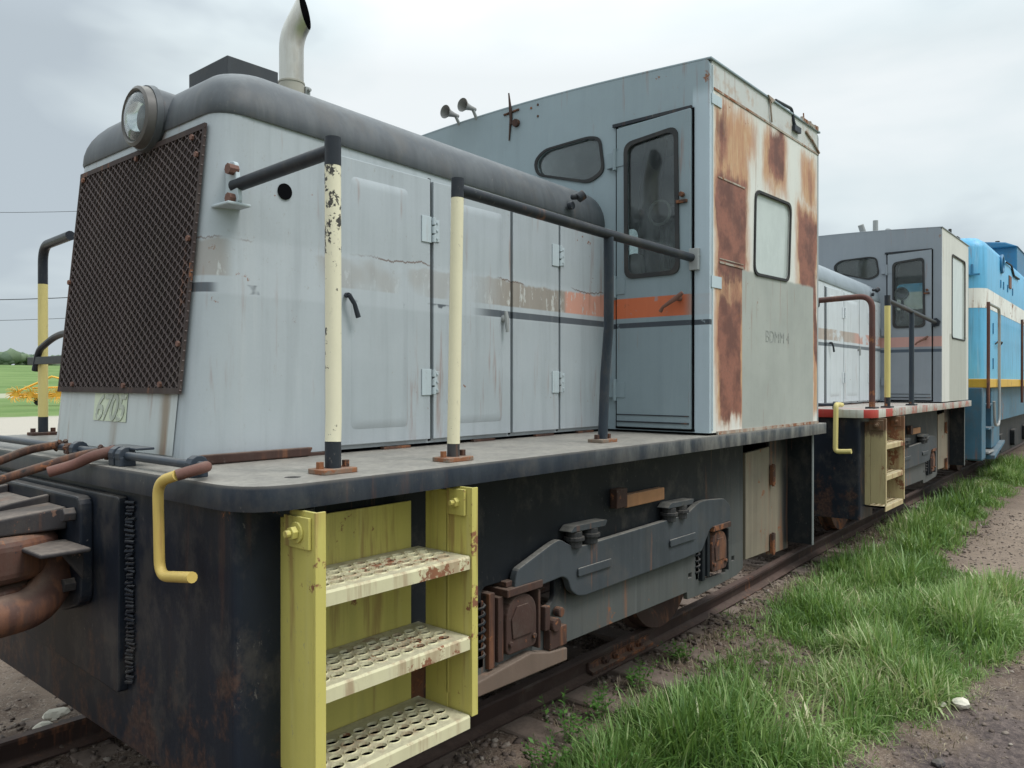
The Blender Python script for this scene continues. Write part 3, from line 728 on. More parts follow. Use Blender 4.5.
    q.build('expanded_metal', M['mesh'], gr)
    q = MB()
    def slat(ya, yb, za, zb, x_=.0205):
        q.poly([(nose_x(z)-x_, y, z) for y, z in ((ya, za), (yb, za), (yb, zb), (ya, zb))]+[(nose_x(z)-x_+.012, y, z) for y, z in ((ya, za), (yb, za), (yb, zb), (ya, zb))],
               [(0, 1, 2, 3), (4, 7, 6, 5), (0, 4, 5, 1), (1, 5, 6, 2), (2, 6, 7, 3), (3, 7, 4, 0)])
    slat(gy0-.007, gy1+.007, gz0-.012, gz0+.012); slat(gy0-.007, gy1+.007, gz1-.014, gz1+.01); slat(gy0-.007, gy0+.007, gz0+.012, gz1-.014, .0200); slat(gy1-.007, gy1+.007, gz0+.012, gz1-.014, .0200)
    q.build('grille_frame', M['grilleframe'], gr)
    q = MB()
    for (y, z) in ((3.05, 2.70), (3.0, 2.62), (3.0, 2.28), (3.0, 1.86), (3.12, 1.70), (3.55, 2.705), (4.13, 2.705), (3.45, 1.695), (4.0, 1.70), (4.17, 2.2)):
        q.tube([(nose_x(z)-.020, y, z), (nose_x(z)-.030, y, z)], .012, 6)
    q.each('grille_bolt', M['rustlight'], gr)
    # hood doors, near side
    z0, z1 = 1.425, 2.722
    MAT = P['hood']
    d0 = hood_door(root, 2.125, 2.735, z0, z1, MAT, (2.235, 2.58))
    d1 = hood_door(root, 2.745, 3.352, z0, z1-.005, MAT, (2.86, 3.275))
    d2 = hood_door(root, 3.362, 3.80, z0, z1-.012, MAT)
    d3 = hood_door(root, 3.806, 4.33, z0, z1-.014, MAT)
    for x in (2.1215, 2.740, 3.357, 3.803):
        MB().box(x-.0075, x+.0075, 2.8765, 2.8815, z0-.01, z1+.01).build('door_seam', M['soot_shade'], root)
    for d, x in ((d0, 2.742), (d2, 3.80)):
        for zz in (2.47, 1.71): hinge(d, x, zz, P['hinge'], 2.858)
    q = MB(); q.tube([(2.205, 2.853, 2.10), (2.20, 2.83, 2.098)], .012, 8); q.tube([(2.20, 2.828, 2.10), (2.225, 2.82, 2.06), (2.245, 2.818, 2.0)], [.011, .010, .012], 8); q.build('latch', M['black'], d0, smooth=True)
    q = MB(); q.cyl((3.278, 2.858, 2.06), (3.278, 2.835, 2.06), .020, 14); q.tube([(3.278, 2.835, 2.10), (3.28, 2.83, 2.06), (3.285, 2.828, 1.985)], [.010, .014, .009], 8); q.build('latch', M['steel'], d1, smooth=True)
    q = MB(); q.cyl((1.905, 2.8815, 2.513), (1.905, 2.876, 2.513), .034, 24); q.build('vent_hole', M['soot_shade'], root)  # black disc stands for the shade inside the hole
    for x in (1.97, 2.43, 3.05, 3.58, 4.0):
        MB().box(x, x+.17, 2.862, 2.885, 1.391, 1.403).build('floor_clip', M['rust'], root)
    q = MB(); q.cyl((3.93, 2.86, 2.85), (3.93, 2.81, 2.845), .018); q.cyl((3.93, 2.815, 2.835), (3.96, 2.79, 2.862), .03); q.cyl((3.90, 2.86, 2.79), (3.90, 2.83, 2.79), .025); q.build('valve', M['black'], shr, bevel=.004)
    # headlight
    hy, hz, hx = 3.452, 2.862, 1.54; HS = .92
    q = MB(); n = 32
    def circ(x, r_, y=hy, z=hz): return [(x, y+HS*r_*cos(2*pi*k/n), z+HS*r_*sin(2*pi*k/n)) for k in range(n)]
    q.rings([circ(hx+.03, .128), circ(hx+.03, .152), circ(hx+.055, .158), circ(hx+.06, .150), circ(hx+.20, .142), circ(hx+.34, .125)], True, True)
    hl = q.build('headlight', P['shroud'], root, smooth=True)
    q = MB(); q.rings([circ(hx+.035, .116), circ(hx-.005, .118), circ(hx-.012, .126), circ(hx-.004, .140), circ(hx+.03, .146), circ(hx+.04, .140)], False, False); q.build('bezel', M['navy'], hl, smooth=True)
    q = MB(); q.rings([circ(hx+.04, .01), circ(hx+.035, .05), circ(hx+.02, .09), circ(hx+.002, .117)], True, False); q.build('reflector', M['reflector'], hl, smooth=True)
    q = MB(); q.rings([circ(hx+.000, .117), circ(hx-.014, .10), circ(hx-.026, .06), circ(hx-.031, .02)], False, True); q.build('lens', M['lensglass'], hl, smooth=True)
    # roof box and exhaust
    q = MB(); q.box(1.92, 2.19, 3.365, 3.725, 3.02, 3.225); rb = q.build('roof_box', M['roofbox'] if A_ else P['shroud'], root, bevel=.004)
    ex, ey = 2.43, 3.61
    er = .064; ST_R = .25
    path = [(ex, ey, 3.18), (ex, ey, 3.48)] + [(ex+ST_R*(1-cos(R(a))), ey, 3.48+ST_R*sin(R(a))) for a in (5, 10, 15, 20, 25, 30)]
    q = MB(); rings_ = []
    n = 24
    for i, c_ in enumerate(path):
        c_ = Vector(c_); d = (Vector(path[min(i+1, len(path)-1)])-Vector(path[max(i-1, 0)])).normalized()
        up = Vector((0, 1, 0)); w_ = d.cross(up)
        rings_.append([c_+(up*cos(2*pi*k/n)+w_*sin(2*pi*k/n))*er for k in range(n)])
    last = []
    for k, v in enumerate(rings_[-1]):                               # slash-cut mouth
        last.append(v + Vector((sin(R(30)), 0, cos(R(30))))*(.085-1.35*(v.x-path[-1][0])))
    rings_[-1] = last
    inner = [Vector(path[-1])+(v-Vector(path[-1]))*.93 for v in last]; deep = [Vector(path[-4])+(v-Vector(path[-4]))*.9 for v in rings_[-4]]
    def turn(q_):
        for v in q_.b.verts:
            dx, dy_ = v.co.x-ex, v.co.y-ey; c_, s_ = cos(R(-58)), sin(R(-58)); v.co.x = ex+c_*dx-s_*dy_; v.co.y = ey+s_*dx+c_*dy_
    q.rings(rings_, True, False); turn(q); stk = q.build('exhaust_stack', M['stack'], root, smooth=True)
    q = MB(); q.rings([last, inner, deep], False, True); turn(q); q.build('stack_mouth', M['soot_shade'], stk, smooth=True)
    q = MB(); q.cyl((ex, ey, 3.02), (ex, ey, 3.305), er+.003, 24); q.tube([(ex, ey, 3.295), (ex, ey, 3.303)], er+.006, 24); cl = q.build('clamp', M['stackbase'], stk, smooth=True)
    q = MB(); q.box(ex+.055, ex+.085, ey-.05, ey+.02, 3.20, 3.29)
    for zz in (3.22, 3.27): q.cyl((ex+.07, ey-.07, zz), (ex+.07, ey+.05, zz), .010, 8)
    q.build('clamp_bolts', M['steel'], stk, bevel=.003)
    # ---------------- cab
    cx0, cx1, cy0, cy1 = 4.34, 6.15, 2.13, mir(2.13)
    zt = 3.635
    door_o = [(2.242, 1.425), (2.765, 1.425), (2.765, 3.335), (2.242, 3.355)]
    wfr = roundpoly([(2.884, 3.095), (3.00, 3.045), (3.42, 3.16), (3.445, 3.255), (3.36, 3.315), (3.0, 3.328), (2.915, 3.305)], .05, 4)
    wfl = [(mir(y), z) for y, z in wfr]
    crown = [(cy0+(cy1-cy0)*k/16, zt+.058*sin(pi*k/16)) for k in range(17)]
    outer = [(cy0+.001, 1.405), (cy1-.001, 1.405)] + crown[::-1]
    outer = roundpoly(outer, [.001, .001, .05]+[0.001]*15+[.05], 4)
    dh = roundpoly([(2.25, 1.44), (2.757, 1.44), (2.757, 3.325), (2.25, 3.345)], .02)
    cabf = holed(outer, [dh, wfr, wfl], 'x', cx0-.03, cx0).build('cab_front', P['cabf'], root, bevel=.002)
    # back wall with two windows
    bw = [rrect(2.40, 3.10, 2.35, 3.15, .08), rrect(3.72, 4.60, 2.35, 3.10, .08)]
    holed(outer, bw, 'x', cx1-.03, cx1).build('cab_rear_wall', M['cabin'], root)
    wside = roundpoly([(4.945, 2.42), (5.535, 2.43), (5.575, 2.975), (4.965, 2.965)], .07, 6)
    if not A_: wside = roundpoly([(4.95, 2.25), (5.86, 2.25), (5.86, 3.36), (4.95, 3.36)], .06, 6)
    for s in (0, 1):
        a, c = (cy0, cy0+.03) if s == 0 else (cy1-.03, cy1)
        sd = holed([(cx0+.001, 1.405), (cx1-.031, 1.405), (cx1-.031, zt), (cx0+.001, zt)], [wside], 'y', a, c).build('cab_side', P['cabs'], root)
        if s == 0:
            outl = frame_ring(wside, .012)
            g = holed(outl, [frame_ring(wside, -.008)], 'y', cy0-.010, cy0-.001).build('window', M['rubber'], root, bevel=.003)
            MB().prism(wside, 'y', cy0+.010, cy0+.014).build('pane', M['frost'], g)
            if A_:
                q = MB(); q.prism([(4.33, 2.275), (4.46, 2.275), (4.46, 2.345), (4.33, 2.345)], 'y', cy0-.006, cy0-.001); q.prism([(4.33, 3.37), (4.46, 3.37), (4.46, 3.43), (4.33, 3.43)], 'y', cy0-.007, cy0-.001); q.each('grey_strap', M['strap'], sd)
                # seams of the roof fascia and loose flashing
                q = MB(); q.prism([(4.36, 3.458), (6.14, 3.452), (6.14, 3.466), (4.36, 3.472)], 'y', cy0-.005, cy0-.001); q.build('fascia_seam', M['seamrust'], sd)
                q = MB(); q.box(4.343, 4.352, cy0-.004, cy0, 1.42, 3.6); q.build('corner_bead', M['strap'], sd)
                q = MB(); q.box(4.42, 4.80, cy0-.004, cy0-.001, 2.945, 2.955); q.box(4.44, 4.78, cy0-.005, cy0-.001, 2.43, 2.442); q.box(4.44, 4.78, cy0-.004, cy0-.001, 2.455, 2.461); q.each('patch_seam', M['seamrust'], sd)
                q = MB(); q.box(4.40, 6.12, cy0-.012, cy0-.001, 1.392, 1.412); q.build('base_bead', M['seamrust'], sd)
                tx = bpy.data.curves.new('chalk', 'FONT'); tx.body = 'BDMM 4'; tx.size = .13; tx.extrude = .0004; tx.offset = -.002
                to = bpy.data.objects.new('tmp', tx); COL.objects.link(to); bpy.context.view_layer.update()
                me = bpy.data.meshes.new_from_object(to.evaluated_get(bpy.context.evaluated_depsgraph_get())); bpy.data.objects.remove(to)
                m_ = MB(); m_.b.from_mesh(me)
                for v in m_.b.verts:
                    u, t, h = v.co; v.co = (5.13+u*.9, cy0-.0015-h, 1.98+t*.9)
                m_.build('chalk_marks', M['chalk'], sd)
    # roof
    q = MB(); rs = []
    for x in (cx0-.032, cx1+.01):
        top = [(x, cy0-.012+(cy1-cy0+.024)*k/16, zt+.004+.060*sin(pi*k/16)) for k in range(17)]
        bot = [(x, y, z-.014) for (_, y, z) in top[::-1]]
        rs.append(top+bot)
    rf = q.rings(rs).build('cab_roof', P['cabf'], root, bevel=.004)
    if A_:
        q = MB(); q.tube(smoothpath([(5.33, 2.14, 3.66), (5.60, 2.13, 3.67), (5.62, 2.12, 3.56), (5.72, 2.118, 3.54)], .03), .011, 8); q.box(5.60, 5.72, 2.105, 2.125, 3.515, 3.555); q.build('lifting_bracket', M['black'], rf)
        q = MB(); q.prism([(5.14, 3.64), (5.26, 3.635), (5.20, 3.60)], 'y', 2.112, 2.122); q.tube([(5.18, 2.12, 3.63), (5.20, 2.118, 3.53), (5.22, 2.121, 3.475)], .006, 6); q.build('rust_flake', M['seamrust'], rf)
        q = MB()
        for k in range(9):
            x = 5.78+k*.037; q.box(x, x+.03, 2.115+rng.uniform(-.004, .004), 2.135, 3.63, 3.648+rng.uniform(0, .02))
        q.tube([(5.84, 2.13, 3.65), (5.83, 2.13, 3.70)], .005, 5)
        q.tube([(5.86, 2.124, 3.57), (6.0, 2.121, 3.53), (6.14, 2.122, 3.47)], .008, 6); q.build('roof_debris', M['seamrust'], rf)
        q = MB(); q.tube([(4.30, 3.667, 3.56), (4.305, 3.675, 3.64), (4.30, 3.69, 3.79)], [.009, .013, .005], 8); q.tube([(4.305, 3.60, 3.655), (4.305, 3.74, 3.645)], .008, 6); q.tube([(4.305, 3.675, 3.62), (4.303, 3.69, 3.45)], [.011, .005], 6); q.cyl((4.31, 3.62, 3.56), (4.285, 3.62, 3.56), .028, 10)
        for y, z in ((3.49, 3.64), (3.43, 3.65), (3.43, 3.57)): q.cyl((4.3105, y, z), (4.307, y, z), .009, 8)
        q.each('broken_bracket', M['rust'], cabf)
        # twin horns
        for y, z in ((4.20, 3.735), (4.02, 3.745)):
            q = MB(); n = 20
            def c2(x, r_): return [(x, y+r_*cos(2*pi*k/n), z+r_*sin(2*pi*k/n)) for k in range(n)]
            q.rings([c2(4.30, .014), c2(4.25, .018), c2(4.20, .028), c2(4.165, .05), c2(4.16, .05), c2(4.20, .022), c2(4.24, .012)], True, True)
            hn = q.build('horn', M['hornmetal'], root, smooth=True)
            q = MB(); q.cyl((4.27, y, z), (4.33, y, 3.66), .012); q.build('horn_bracket', M['steel'], hn)
    else:
        q = MB(); q.cyl((5.0, 3.1, 3.66), (5.0, 3.1, 3.95), .035); q.cyl((4.9, 3.2, 3.66), (4.82, 3.25, 3.88), .04); q.cyl((5.1, 3.0, 3.66), (5.16, 2.96, 3.82), .05); q.box(4.85, 5.2, 2.95, 3.25, 3.66, 3.74); q.each('roof_fitting', M['steel'], rf, bevel=.003)
        q = MB(); q.box(4.6, 4.9, 4.3, 4.75, 3.68, 3.73); q.build('roof_hatch', M['shroud2'], rf)
    # front windows with rubber seals
    for i, wv in enumerate((wfr, wfl)):
        g = holed(frame_ring(wv, .020), [frame_ring(wv, -.004)], 'x', cx0-.040, cx0-.031).build('window', M['rubber'], root, bevel=.004)
        MB().prism(wv, 'x', cx0-.018, cx0-.014).build('pane', M['glass'], g)
    for wv in bw:
        MB().prism(wv, 'x', cx1-.018, cx1-.014).build('pane', M['glass'], root)
    # door with window, hinges, handles
    wd = roundpoly([(2.332, 2.385), (2.68, 2.385), (2.685, 3.21), (2.345, 3.245)], .06, 6)
    dr = holed(door_o, [wd], 'x', cx0-.055, cx0-.031).build('cab_door', P['door'], root, bevel=.004)
    q = MB(); q.box(cx0-.034, cx0-.0305, 2.225, 2.785, 1.41, 1.424); q.box(cx0-.036, cx0-.0305, 2.767, 2.782, 1.424, 3.35); q.box(cx0-.036, cx0-.0305, 2.228, 2.240, 1.424, 3.36); q.build('door_gap', M['soot_shade'], dr)
    q = MB(); q.box(cx0-.062, cx0-.056, 2.25, 2.76, 1.455, 1.463); q.box(cx0-.060, cx0-.056, 2.25, 2.76, 1.50, 1.506); q.box(cx0-.05, cx0-.032, 2.24, 2.80, 3.352, 3.372); q.each('drip_strip', M['black'], dr)
    sw = holed(frame_ring(wd, .022), [frame_ring(wd, -.006)], 'x', cx0-.066, cx0-.056).build('window_seal', M['rubber'], dr, bevel=.004)
    MB().prism(wd, 'x', cx0-.046, cx0-.042).build('pane', M['glass'], dr)
    for zz in (1.66, 2.32, 3.14):
        q = MB(); q.cyl((cx0-.062, 2.775, zz-.07), (cx0-.062, 2.775, zz+.07), .013, 10); q.box(cx0-.06, cx0-.055, 2.70, 2.77, zz-.05, zz+.05); q.box(cx0-.06, cx0-.031, 2.782, 2.84, zz-.05, zz+.05); q.build('hinge', P['door'], dr, bevel=.002)
    q = MB(); q.cyl((cx0-.055, 2.31, 2.215), (cx0-.10, 2.31, 2.215), .016, 12); q.tube([(cx0-.10, 2.27, 2.245), (cx0-.105, 2.31, 2.215), (cx0-.105, 2.40, 2.165), (cx0-.10, 2.42, 2.14)], [.012, .016, .010, .012], 10); q.build('handle', M['rustlight'], dr, smooth=True)
    q = MB(); q.box(cx0-.075, cx0-.0555, 2.26, 2.33, 2.79, 2.81); q.cyl((cx0-.06, 2.29, 2.84), (cx0-.09, 2.29, 2.84), .016, 8); q.build('lock', M['rust'], dr, bevel=.003)
    # cab interior
    q = MB(); q.box(4.75, 5.35, 2.55, 3.3, 1.42, 2.35); q.box(4.55, 5.9, 3.5, 4.6, 1.42, 2.55); q.box(cx0+.02, cx1-.05, cy0+.04, cy1-.04, 1.41, 1.43); q.each('control_stand', M['interior'], root, bevel=.02)
    q = MB(); q.tube(smoothpath([(4.85, 2.86, 2.35), (4.86, 2.86, 3.05), (4.86, 2.80, 3.42)], .12), .075, 14); q.build('air_duct', M['interior'], root, smooth=True)
    q = MB(); q.cyl((4.72, 2.70, 2.86), (4.80, 2.70, 2.86), .085, 24); q.cyl((4.80, 2.70, 2.86), (4.86, 2.72, 2.5), .02); g_ = q.build('gauge', M['interior'], root, bevel=.01)
    MB().tube([(4.72, 2.70+.08*cos(R(a)), 2.86+.08*sin(R(a))) for a in range(0, 361, 15)], .010, 8).build('gauge_rim', M['chromed'], g_, smooth=True)
    q = MB(); q.prism(roundpoly([(2.78, 2.0), (3.16, 2.0), (3.16, 2.52), (2.78, 2.60)], .08), 'x', 4.60, 4.68); q.prism(roundpoly([(2.35, 2.35), (2.95, 2.35), (2.95, 2.66), (2.35, 2.66)], .03), 'x', 4.95, 5.0); q.each('seat', M['seat'], root, bevel=.02)
    # ---------------- handrails
    blk = M['black']; r_ = .026
    if A_:
        ht = 2.545
        g = empty('handrail', (0, 0, 0)); g.parent = root
        MB().tube([(1.70, 2.275, 1.40), (1.70, 2.275, 1.50)], .0285, 14).build('post_foot', blk, g, smooth=True)
        MB().tube([(1.70, 2.275, 1.50), (1.705, 2.278, 1.58), (1.70, 2.275, 2.47)], .0285, 14).build('post', M['creamchip'], g, smooth=True)
        MB().tube([(1.70, 2.275, 2.47), (1.70, 2.275, 2.57)], .029, 14).build('post_top', blk, g, smooth=True)
        MB().tube([(1.70, 2.275, 2.525), (1.66, 2.86, 2.485)], .026, 14).build('top_rail', blk, g, smooth=True)
        q = MB(); q.prism(roundpoly([(2.80, 2.41), (2.90, 2.41), (2.90, 2.58), (2.83, 2.58)], .02), 'x', 1.645, 1.665); q.box(1.60, 1.70, 2.80, 2.93, 2.40, 2.412)
        q.build('rail_bracket', M['hoodplain'], g, bevel=.004)
        q = MB(); q.cyl((1.66, 2.84, 2.545), (1.62, 2.84, 2.545), .022, 8); q.cyl((1.66, 2.84, 2.43), (1.62, 2.84, 2.43), .022, 8); q.each('rusty_bolt', M['rustlight'], g)
        base_plate(g, 1.70, 2.275, M['rustlight2'])
        g = empty('handrail', (0, 0, 0)); g.parent = root
        MB().tube([(2.275, 2.25, 1.40), (2.277, 2.25, 1.46)], .026, 14).build('post_foot', blk, g, smooth=True)
        MB().tube([(2.277, 2.25, 1.46), (2.30, 2.25, 2.46)], .0265, 14).build('post', M['cream'], g, smooth=True)
        MB().tube([(2.30, 2.25, 2.46), (2.302, 2.25, 2.54)], .027, 14).build('post_top', blk, g, smooth=True)
        MB().tube([(2.302, 2.25, 2.495), (3.3, 2.24, 2.47), (4.31, 2.235, 2.455)], .026, 14).build('top_rail', blk, g, smooth=True)
        MB().tube([(3.50, 2.345, 1.40), (3.50, 2.33, 1.75), (3.475, 2.29, 2.0), (3.415, 2.25, 2.2), (3.40, 2.242, 2.455)], .026, 14).build('bent_post', M['navyrail'], g, smooth=True)
        q = MB(); q.cyl((4.31, 2.235, 2.455), (4.295, 2.235, 2.455), .05, 6); q.box(4.28, 4.309, 2.19, 2.25, 2.38, 2.51); q.build('wall_flange', M['steel'], g, bevel=.003)
        base_plate(g, 2.275, 2.25, M['rustlight2']); base_plate(g, 3.50, 2.345, M['rustlight2'])
        # far side bent rail at the nose
        def far_rail(y, name='handrail'):
            g = empty(name, (0, 0, 0)); g.parent = root
            MB().tube([(1.78, y, 1.40), (1.78, y, 1.50)], .027, 12).build('post_foot', blk, g, smooth=True)
            MB().tube([(1.78, y, 1.50), (1.78, y, 2.30)], .027, 12).build('post', M['yellow'], g, smooth=True)
            MB().tube(smoothpath([(1.78, y, 2.30), (1.78, y, 2.53), (1.75, y-.5, 2.53)], .16, 8), .027, 12).build('bent_rail', blk, g, smooth=True)
            base_plate(g, 1.78, y, M['rust'])
        far_rail(5.235)
        # bent rod with a cross bar beyond the nose
        g = MB().tube(smoothpath([(1.75, 4.30, 1.99), (1.75, 4.93, 1.985), (1.75, 5.22, 1.90), (1.75, 5.275, 1.78)], .2, 8), .019, 10).build('curved_rod', blk, root, smooth=True)
        MB().box(1.735, 1.765, 4.30, 5.36, 1.815, 1.86).build('cross_bar', blk, g, bevel=.003)
    else:
        g = MB().tube(smoothpath([(1.60, 2.86, 2.52), (1.62, 2.25, 2.54), (1.62, 2.25, 1.39)], .14, 8), .030, 12).build('handrail', M['rustpost'], root, smooth=True)
        base_plate(g, 1.62, 2.25, M['black'])
        g = empty('handrail', (0, 0, 0)); g.parent = root
        MB().tube([(2.0, 2.2, 1.40), (2.0, 2.2, 1.50)], .03, 12).build('post_foot', blk, g, smooth=True)
        MB().tube([(2.0, 2.2, 1.50), (2.0, 2.2, 2.46)], .03, 12).build('post', M['yellow'], g, smooth=True)
        MB().tube([(2.0, 2.2, 2.46), (2.0, 2.2, 2.57)], .03, 12).build('post_top', blk, g, smooth=True)
        MB().tube([(2.0, 2.2, 2.52), (4.31, 2.2, 2.42)], .026, 12).build('top_rail', blk, g, smooth=True)
        MB().tube([(3.05, 2.2, 2.47), (3.05, 2.2, 1.4)], .028, 12).build('post', M['navyrail'], g, smooth=True)
        q = MB(); q.cyl((4.31, 2.2, 2.42), (4.29, 2.2, 2.42), .06, 6); q.build('wall_flange', blk, g)
        base_plate(g, 2.0, 2.2, M['black']); base_plate(g, 3.05, 2.2, M['black'])
    # ---------------- coupler and pilot gear at the nose
    q = MB(); q.prism(roundpoly([(3.20, .86), (3.20, 1.27), (mir(3.20), 1.27), (mir(3.20), .86), (4.1, .80), (3.38, .80)], .05), 'x', 1.215, 1.264)
    cp = q.build('coupler_plate', M['bumper'], root, bevel=.008)
    q = MB()
    for y, z in ((3.255, 1.20), (3.255, .93), (4.22, 1.20), (4.22, .93)): q.tube([(1.215, y, z), (1.17, y, z)], .028, 6)
    q.each('bolt', M['pilotrust'], cp, bevel=.003)
    q = MB()
    rib = [(1.215, 1.255), (1.215, 1.12), (.78, 1.12), (.76, 1.16), (1.08, 1.235)]
    for y in (3.50, 3.98): q.prism(rib, 'y', y, y+.028)
    q.prism([(1.215, 1.222), (1.215, 1.135), (.74, 1.135), (.74, 1.175), (1.02, 1.205)], 'y', 3.32, 4.10); q.box(1.04, 1.215, 3.09, 3.34, 1.076, 1.094)
    q.prism([(1.215, 1.076), (1.215, .96), (1.13, 1.076)], 'y', 3.16, 3.18)
    q.build('striker_casting', M['pilotrust'], cp, bevel=.016, seg=3)
    q = MB(); q.prism(roundpoly([(1.212, 3.36), (1.212, 4.06), (.70, 4.08), (.42, 4.20), (.15, 4.05), (.10, 3.75), (.16, 3.42), (.40, 3.20), (.75, 3.22), (1.05, 3.27)], .06), 'z', .96, 1.132)
    cpl = q.build('coupler', M['coupler'], root, bevel=.045, seg=4)
    q = MB(); q.tube(smoothpath([(1.20, 3.40, 1.03), (1.17, 3.335, .93), (1.08, 3.27, .862), (.85, 3.25, .85), (.3, 3.30, .85)], .09, 6), .074, 16); q.build('knuckle', M['coupler'], cpl, smooth=True)
    q = MB(); q.prism(roundpoly([(1.19, 3.42), (1.19, 4.0), (.70, 4.0), (.30, 4.05), (.2, 3.5), (.5, 3.27), (1.05, 3.30)], .05), 'z', .79, .955); q.build('guard_arm', M['coupler'], cpl, bevel=.05, seg=4)
    q = MB(); q.cyl((.95, 3.42, 1.115), (.95, 3.42, 1.15), .04, 8); q.build('knuckle_pin', M['steel'], cpl, bevel=.004)
    # uncoupling lever
    zz = 1.43
    lv = MB().tube([(1.325, 2.46, zz), (1.325, 4.95, zz)], .0155, 12).build('uncoupling_rod', M['navyrail'], root, smooth=True)
    if A_:
        MB().tube(smoothpath([(1.325, 2.46, zz), (1.295, 2.40, zz+.006), (1.215, 2.44, 1.412)], .02), .0185, 12).build('lever_elbow', M['rust2'], lv, smooth=True)
        MB().tube(smoothpath([(1.215, 2.435, 1.413), (1.20, 2.535, 1.385), (1.20, 2.522, 1.08), (1.20, 2.31, 1.11)], .055, 8), .0175, 12).build('lever_handle', M['lever'], lv, smooth=True)
    else:
        MB().tube(smoothpath([(1.325, 2.46, zz), (1.08, 2.44, 1.44), (1.06, 2.44, .98), (1.06, 2.29, .99)], .04, 6), .024, 10).build('lever_handle', M['yellow'], lv, smooth=True)
    q = MB()
    for y in (2.52, 3.06, 3.12, 3.50):
        q.cyl((1.325, y-.02, zz), (1.325, y+.02, zz), .034, 12); q.box(1.295, 1.355, y-.022, y+.022, 1.39, 1.425)
    q.each('rod_clamp', M['navyrail'], lv, bevel=.003)
    q = MB(); q.tube(smoothpath([(1.33, 3.70, 1.44), (1.20, 3.70, 1.425), (1.097, 3.70, 1.385), (.55, 3.72, 1.22)], .05), .0175, 12); q.build('brake_pipe', M['rust'], root, smooth=True)
    q = MB(); q.tube(smoothpath([(1.34, 3.27, 1.435), (1.25, 3.31, 1.42), (1.008, 3.40, 1.34), (.5, 3.50, 1.18)], .05), .0175, 12); q.build('brake_pipe', M['rust'], root, smooth=True)
    q = MB(); q.tube(smoothpath([(1.33, 3.16, 1.445), (1.26, 3.20, 1.425), (1.22, 3.26, 1.39), (1.14, 3.30, 1.365)], .04), 0.021, 12); q.build('brake_hose', M['rust2'], root, smooth=True)
    q = MB()
    for y in (3.25, 3.16, 3.56, 3.70):
        for k in range(9):
            a = rng.uniform(0, 6.3); q.tube([(1.34+rng.uniform(-.04, .03), y+rng.uniform(-.03, .05), 1.415+rng.uniform(-.015, .03)), (1.34+.03*cos(a), y+.03*sin(a), 1.43+rng.uniform(-.01, .03))], .010, 6)
    q.each('chain_lump', M['rust'], root, smooth=True)
    q = MB(); q.box(1.33, 1.40, 2.98, 3.22, 1.452, 1.462); q.build('clamp_plate', M['navyrail'], root, bevel=.004)
# ---------------------------------------------------------------- track line
def curve_y(x):
    t = max(0.0, x-4.0); return .033*(t*t/(t+2.2)) if t > 0 else 0.0
def rise(x):
    t = min(1, max(0, (x-6.0)/3.0)); return .05*t*t*(3-2*t)
# ---------------------------------------------------------------- ground
def soil_material():
    n = NT('ground_soil_and_field'); n.pos(False)
    x, y = n.x, n.y
    big = n.noise(.35, 4, .6); med = n.noise(2.4, 6, .65); fine = n.noise(22, 6, .75); peb = n.noise(70, 4, .7)
    soil = n.mix(n.step(med, .36, .64), (.115, .082, .064), (.20, .15, .115))
    soil = n.mix(n.step(fine, .42, .66), soil, n.mix(n.step(peb, .4, .6), (.07, .053, .045), (.31, .25, .20)))
    cind = n.mix(n.step(fine, .35, .65), (.060, .050, .052), (.16, .125, .115))
    near = n.step(n.add(y, n.mul(n.add(med, -.5), 1.2)), 1.25, .85)
    nearx = n.step(n.add(x, n.mul(n.add(med, -.5), 1.5)), 6.6, 5.6)
    soil = n.mix(n.mul(n.mul(near, nearx), .85), soil, cind)
    path = n.mul(n.step(y, 2.3, 1.6), n.step(x, 8.0, 9.5))
    soil = n.mix(n.mul(path, .7), soil, n.mix(n.step(fine, .4, .65), (.33, .26, .205), (.21, .165, .13)))
    grav = n.mix(n.step(fine, .4, .62), (.46, .42, .36), (.36, .33, .28))
    soil = n.mix(n.step(y, 9, 18), soil, grav)
    gx = n.mix(n.step(n.noise(.08, 5, .6), .38, .62), (.10, .17, .050), (.15, .225, .075))
    gx = n.mix(n.mul(n.step(n.noise(.9, 5, .7), .45, .7), .5), gx, (.19, .22, .10))
    yy = n.add(y, n.mul(n.add(big, -.5), 9))
    f = n.step(yy, 49, 53)
    line = n.mul(n.step(yy, 100, 104), n.step(yy, 122, 116))
    gx = n.mix(n.mul(line, .75), gx, (.42, .40, .31))
    col = n.mix(f, soil, gx)
    south = n.step(n.add(y, n.mul(n.add(big, -.5), 4)), -3.5, -6)
    col = n.mix(south, col, gx)
    return n.finish(col, .95, 0, n.add(n.mul(fine, .7), n.mul(peb, .4)), .9, .02, .15)
def axis_coords(lo, hi, d, far, k=1.22):
    a = list(np.arange(lo, hi+1e-6, d)); s = d; v = hi
    while v < far: s *= k; v += s; a.append(v)
    s = d; v = lo
    while v > -far: s *= k; v -= s; a.insert(0, v)
    return np.array(a)
def vnoise(X, Y, sc, seed):
    r_ = np.random.default_rng(seed); T = r_.random((64, 64)); u = X/sc; v = Y/sc
    i = np.floor(u).astype(int); j = np.floor(v).astype(int); fu = u-i; fv = v-j
    fu = fu*fu*(3-2*fu); fv = fv*fv*(3-2*fv); g = lambda a, b: T[a % 64, b % 64]
    return (g(i, j)*(1-fu)*(1-fv)+g(i+1, j)*fu*(1-fv)+g(i, j+1)*(1-fu)*fv+g(i+1, j+1)*fu*fv)-.5
cvy = np.vectorize(curve_y); cvr = np.vectorize(rise)
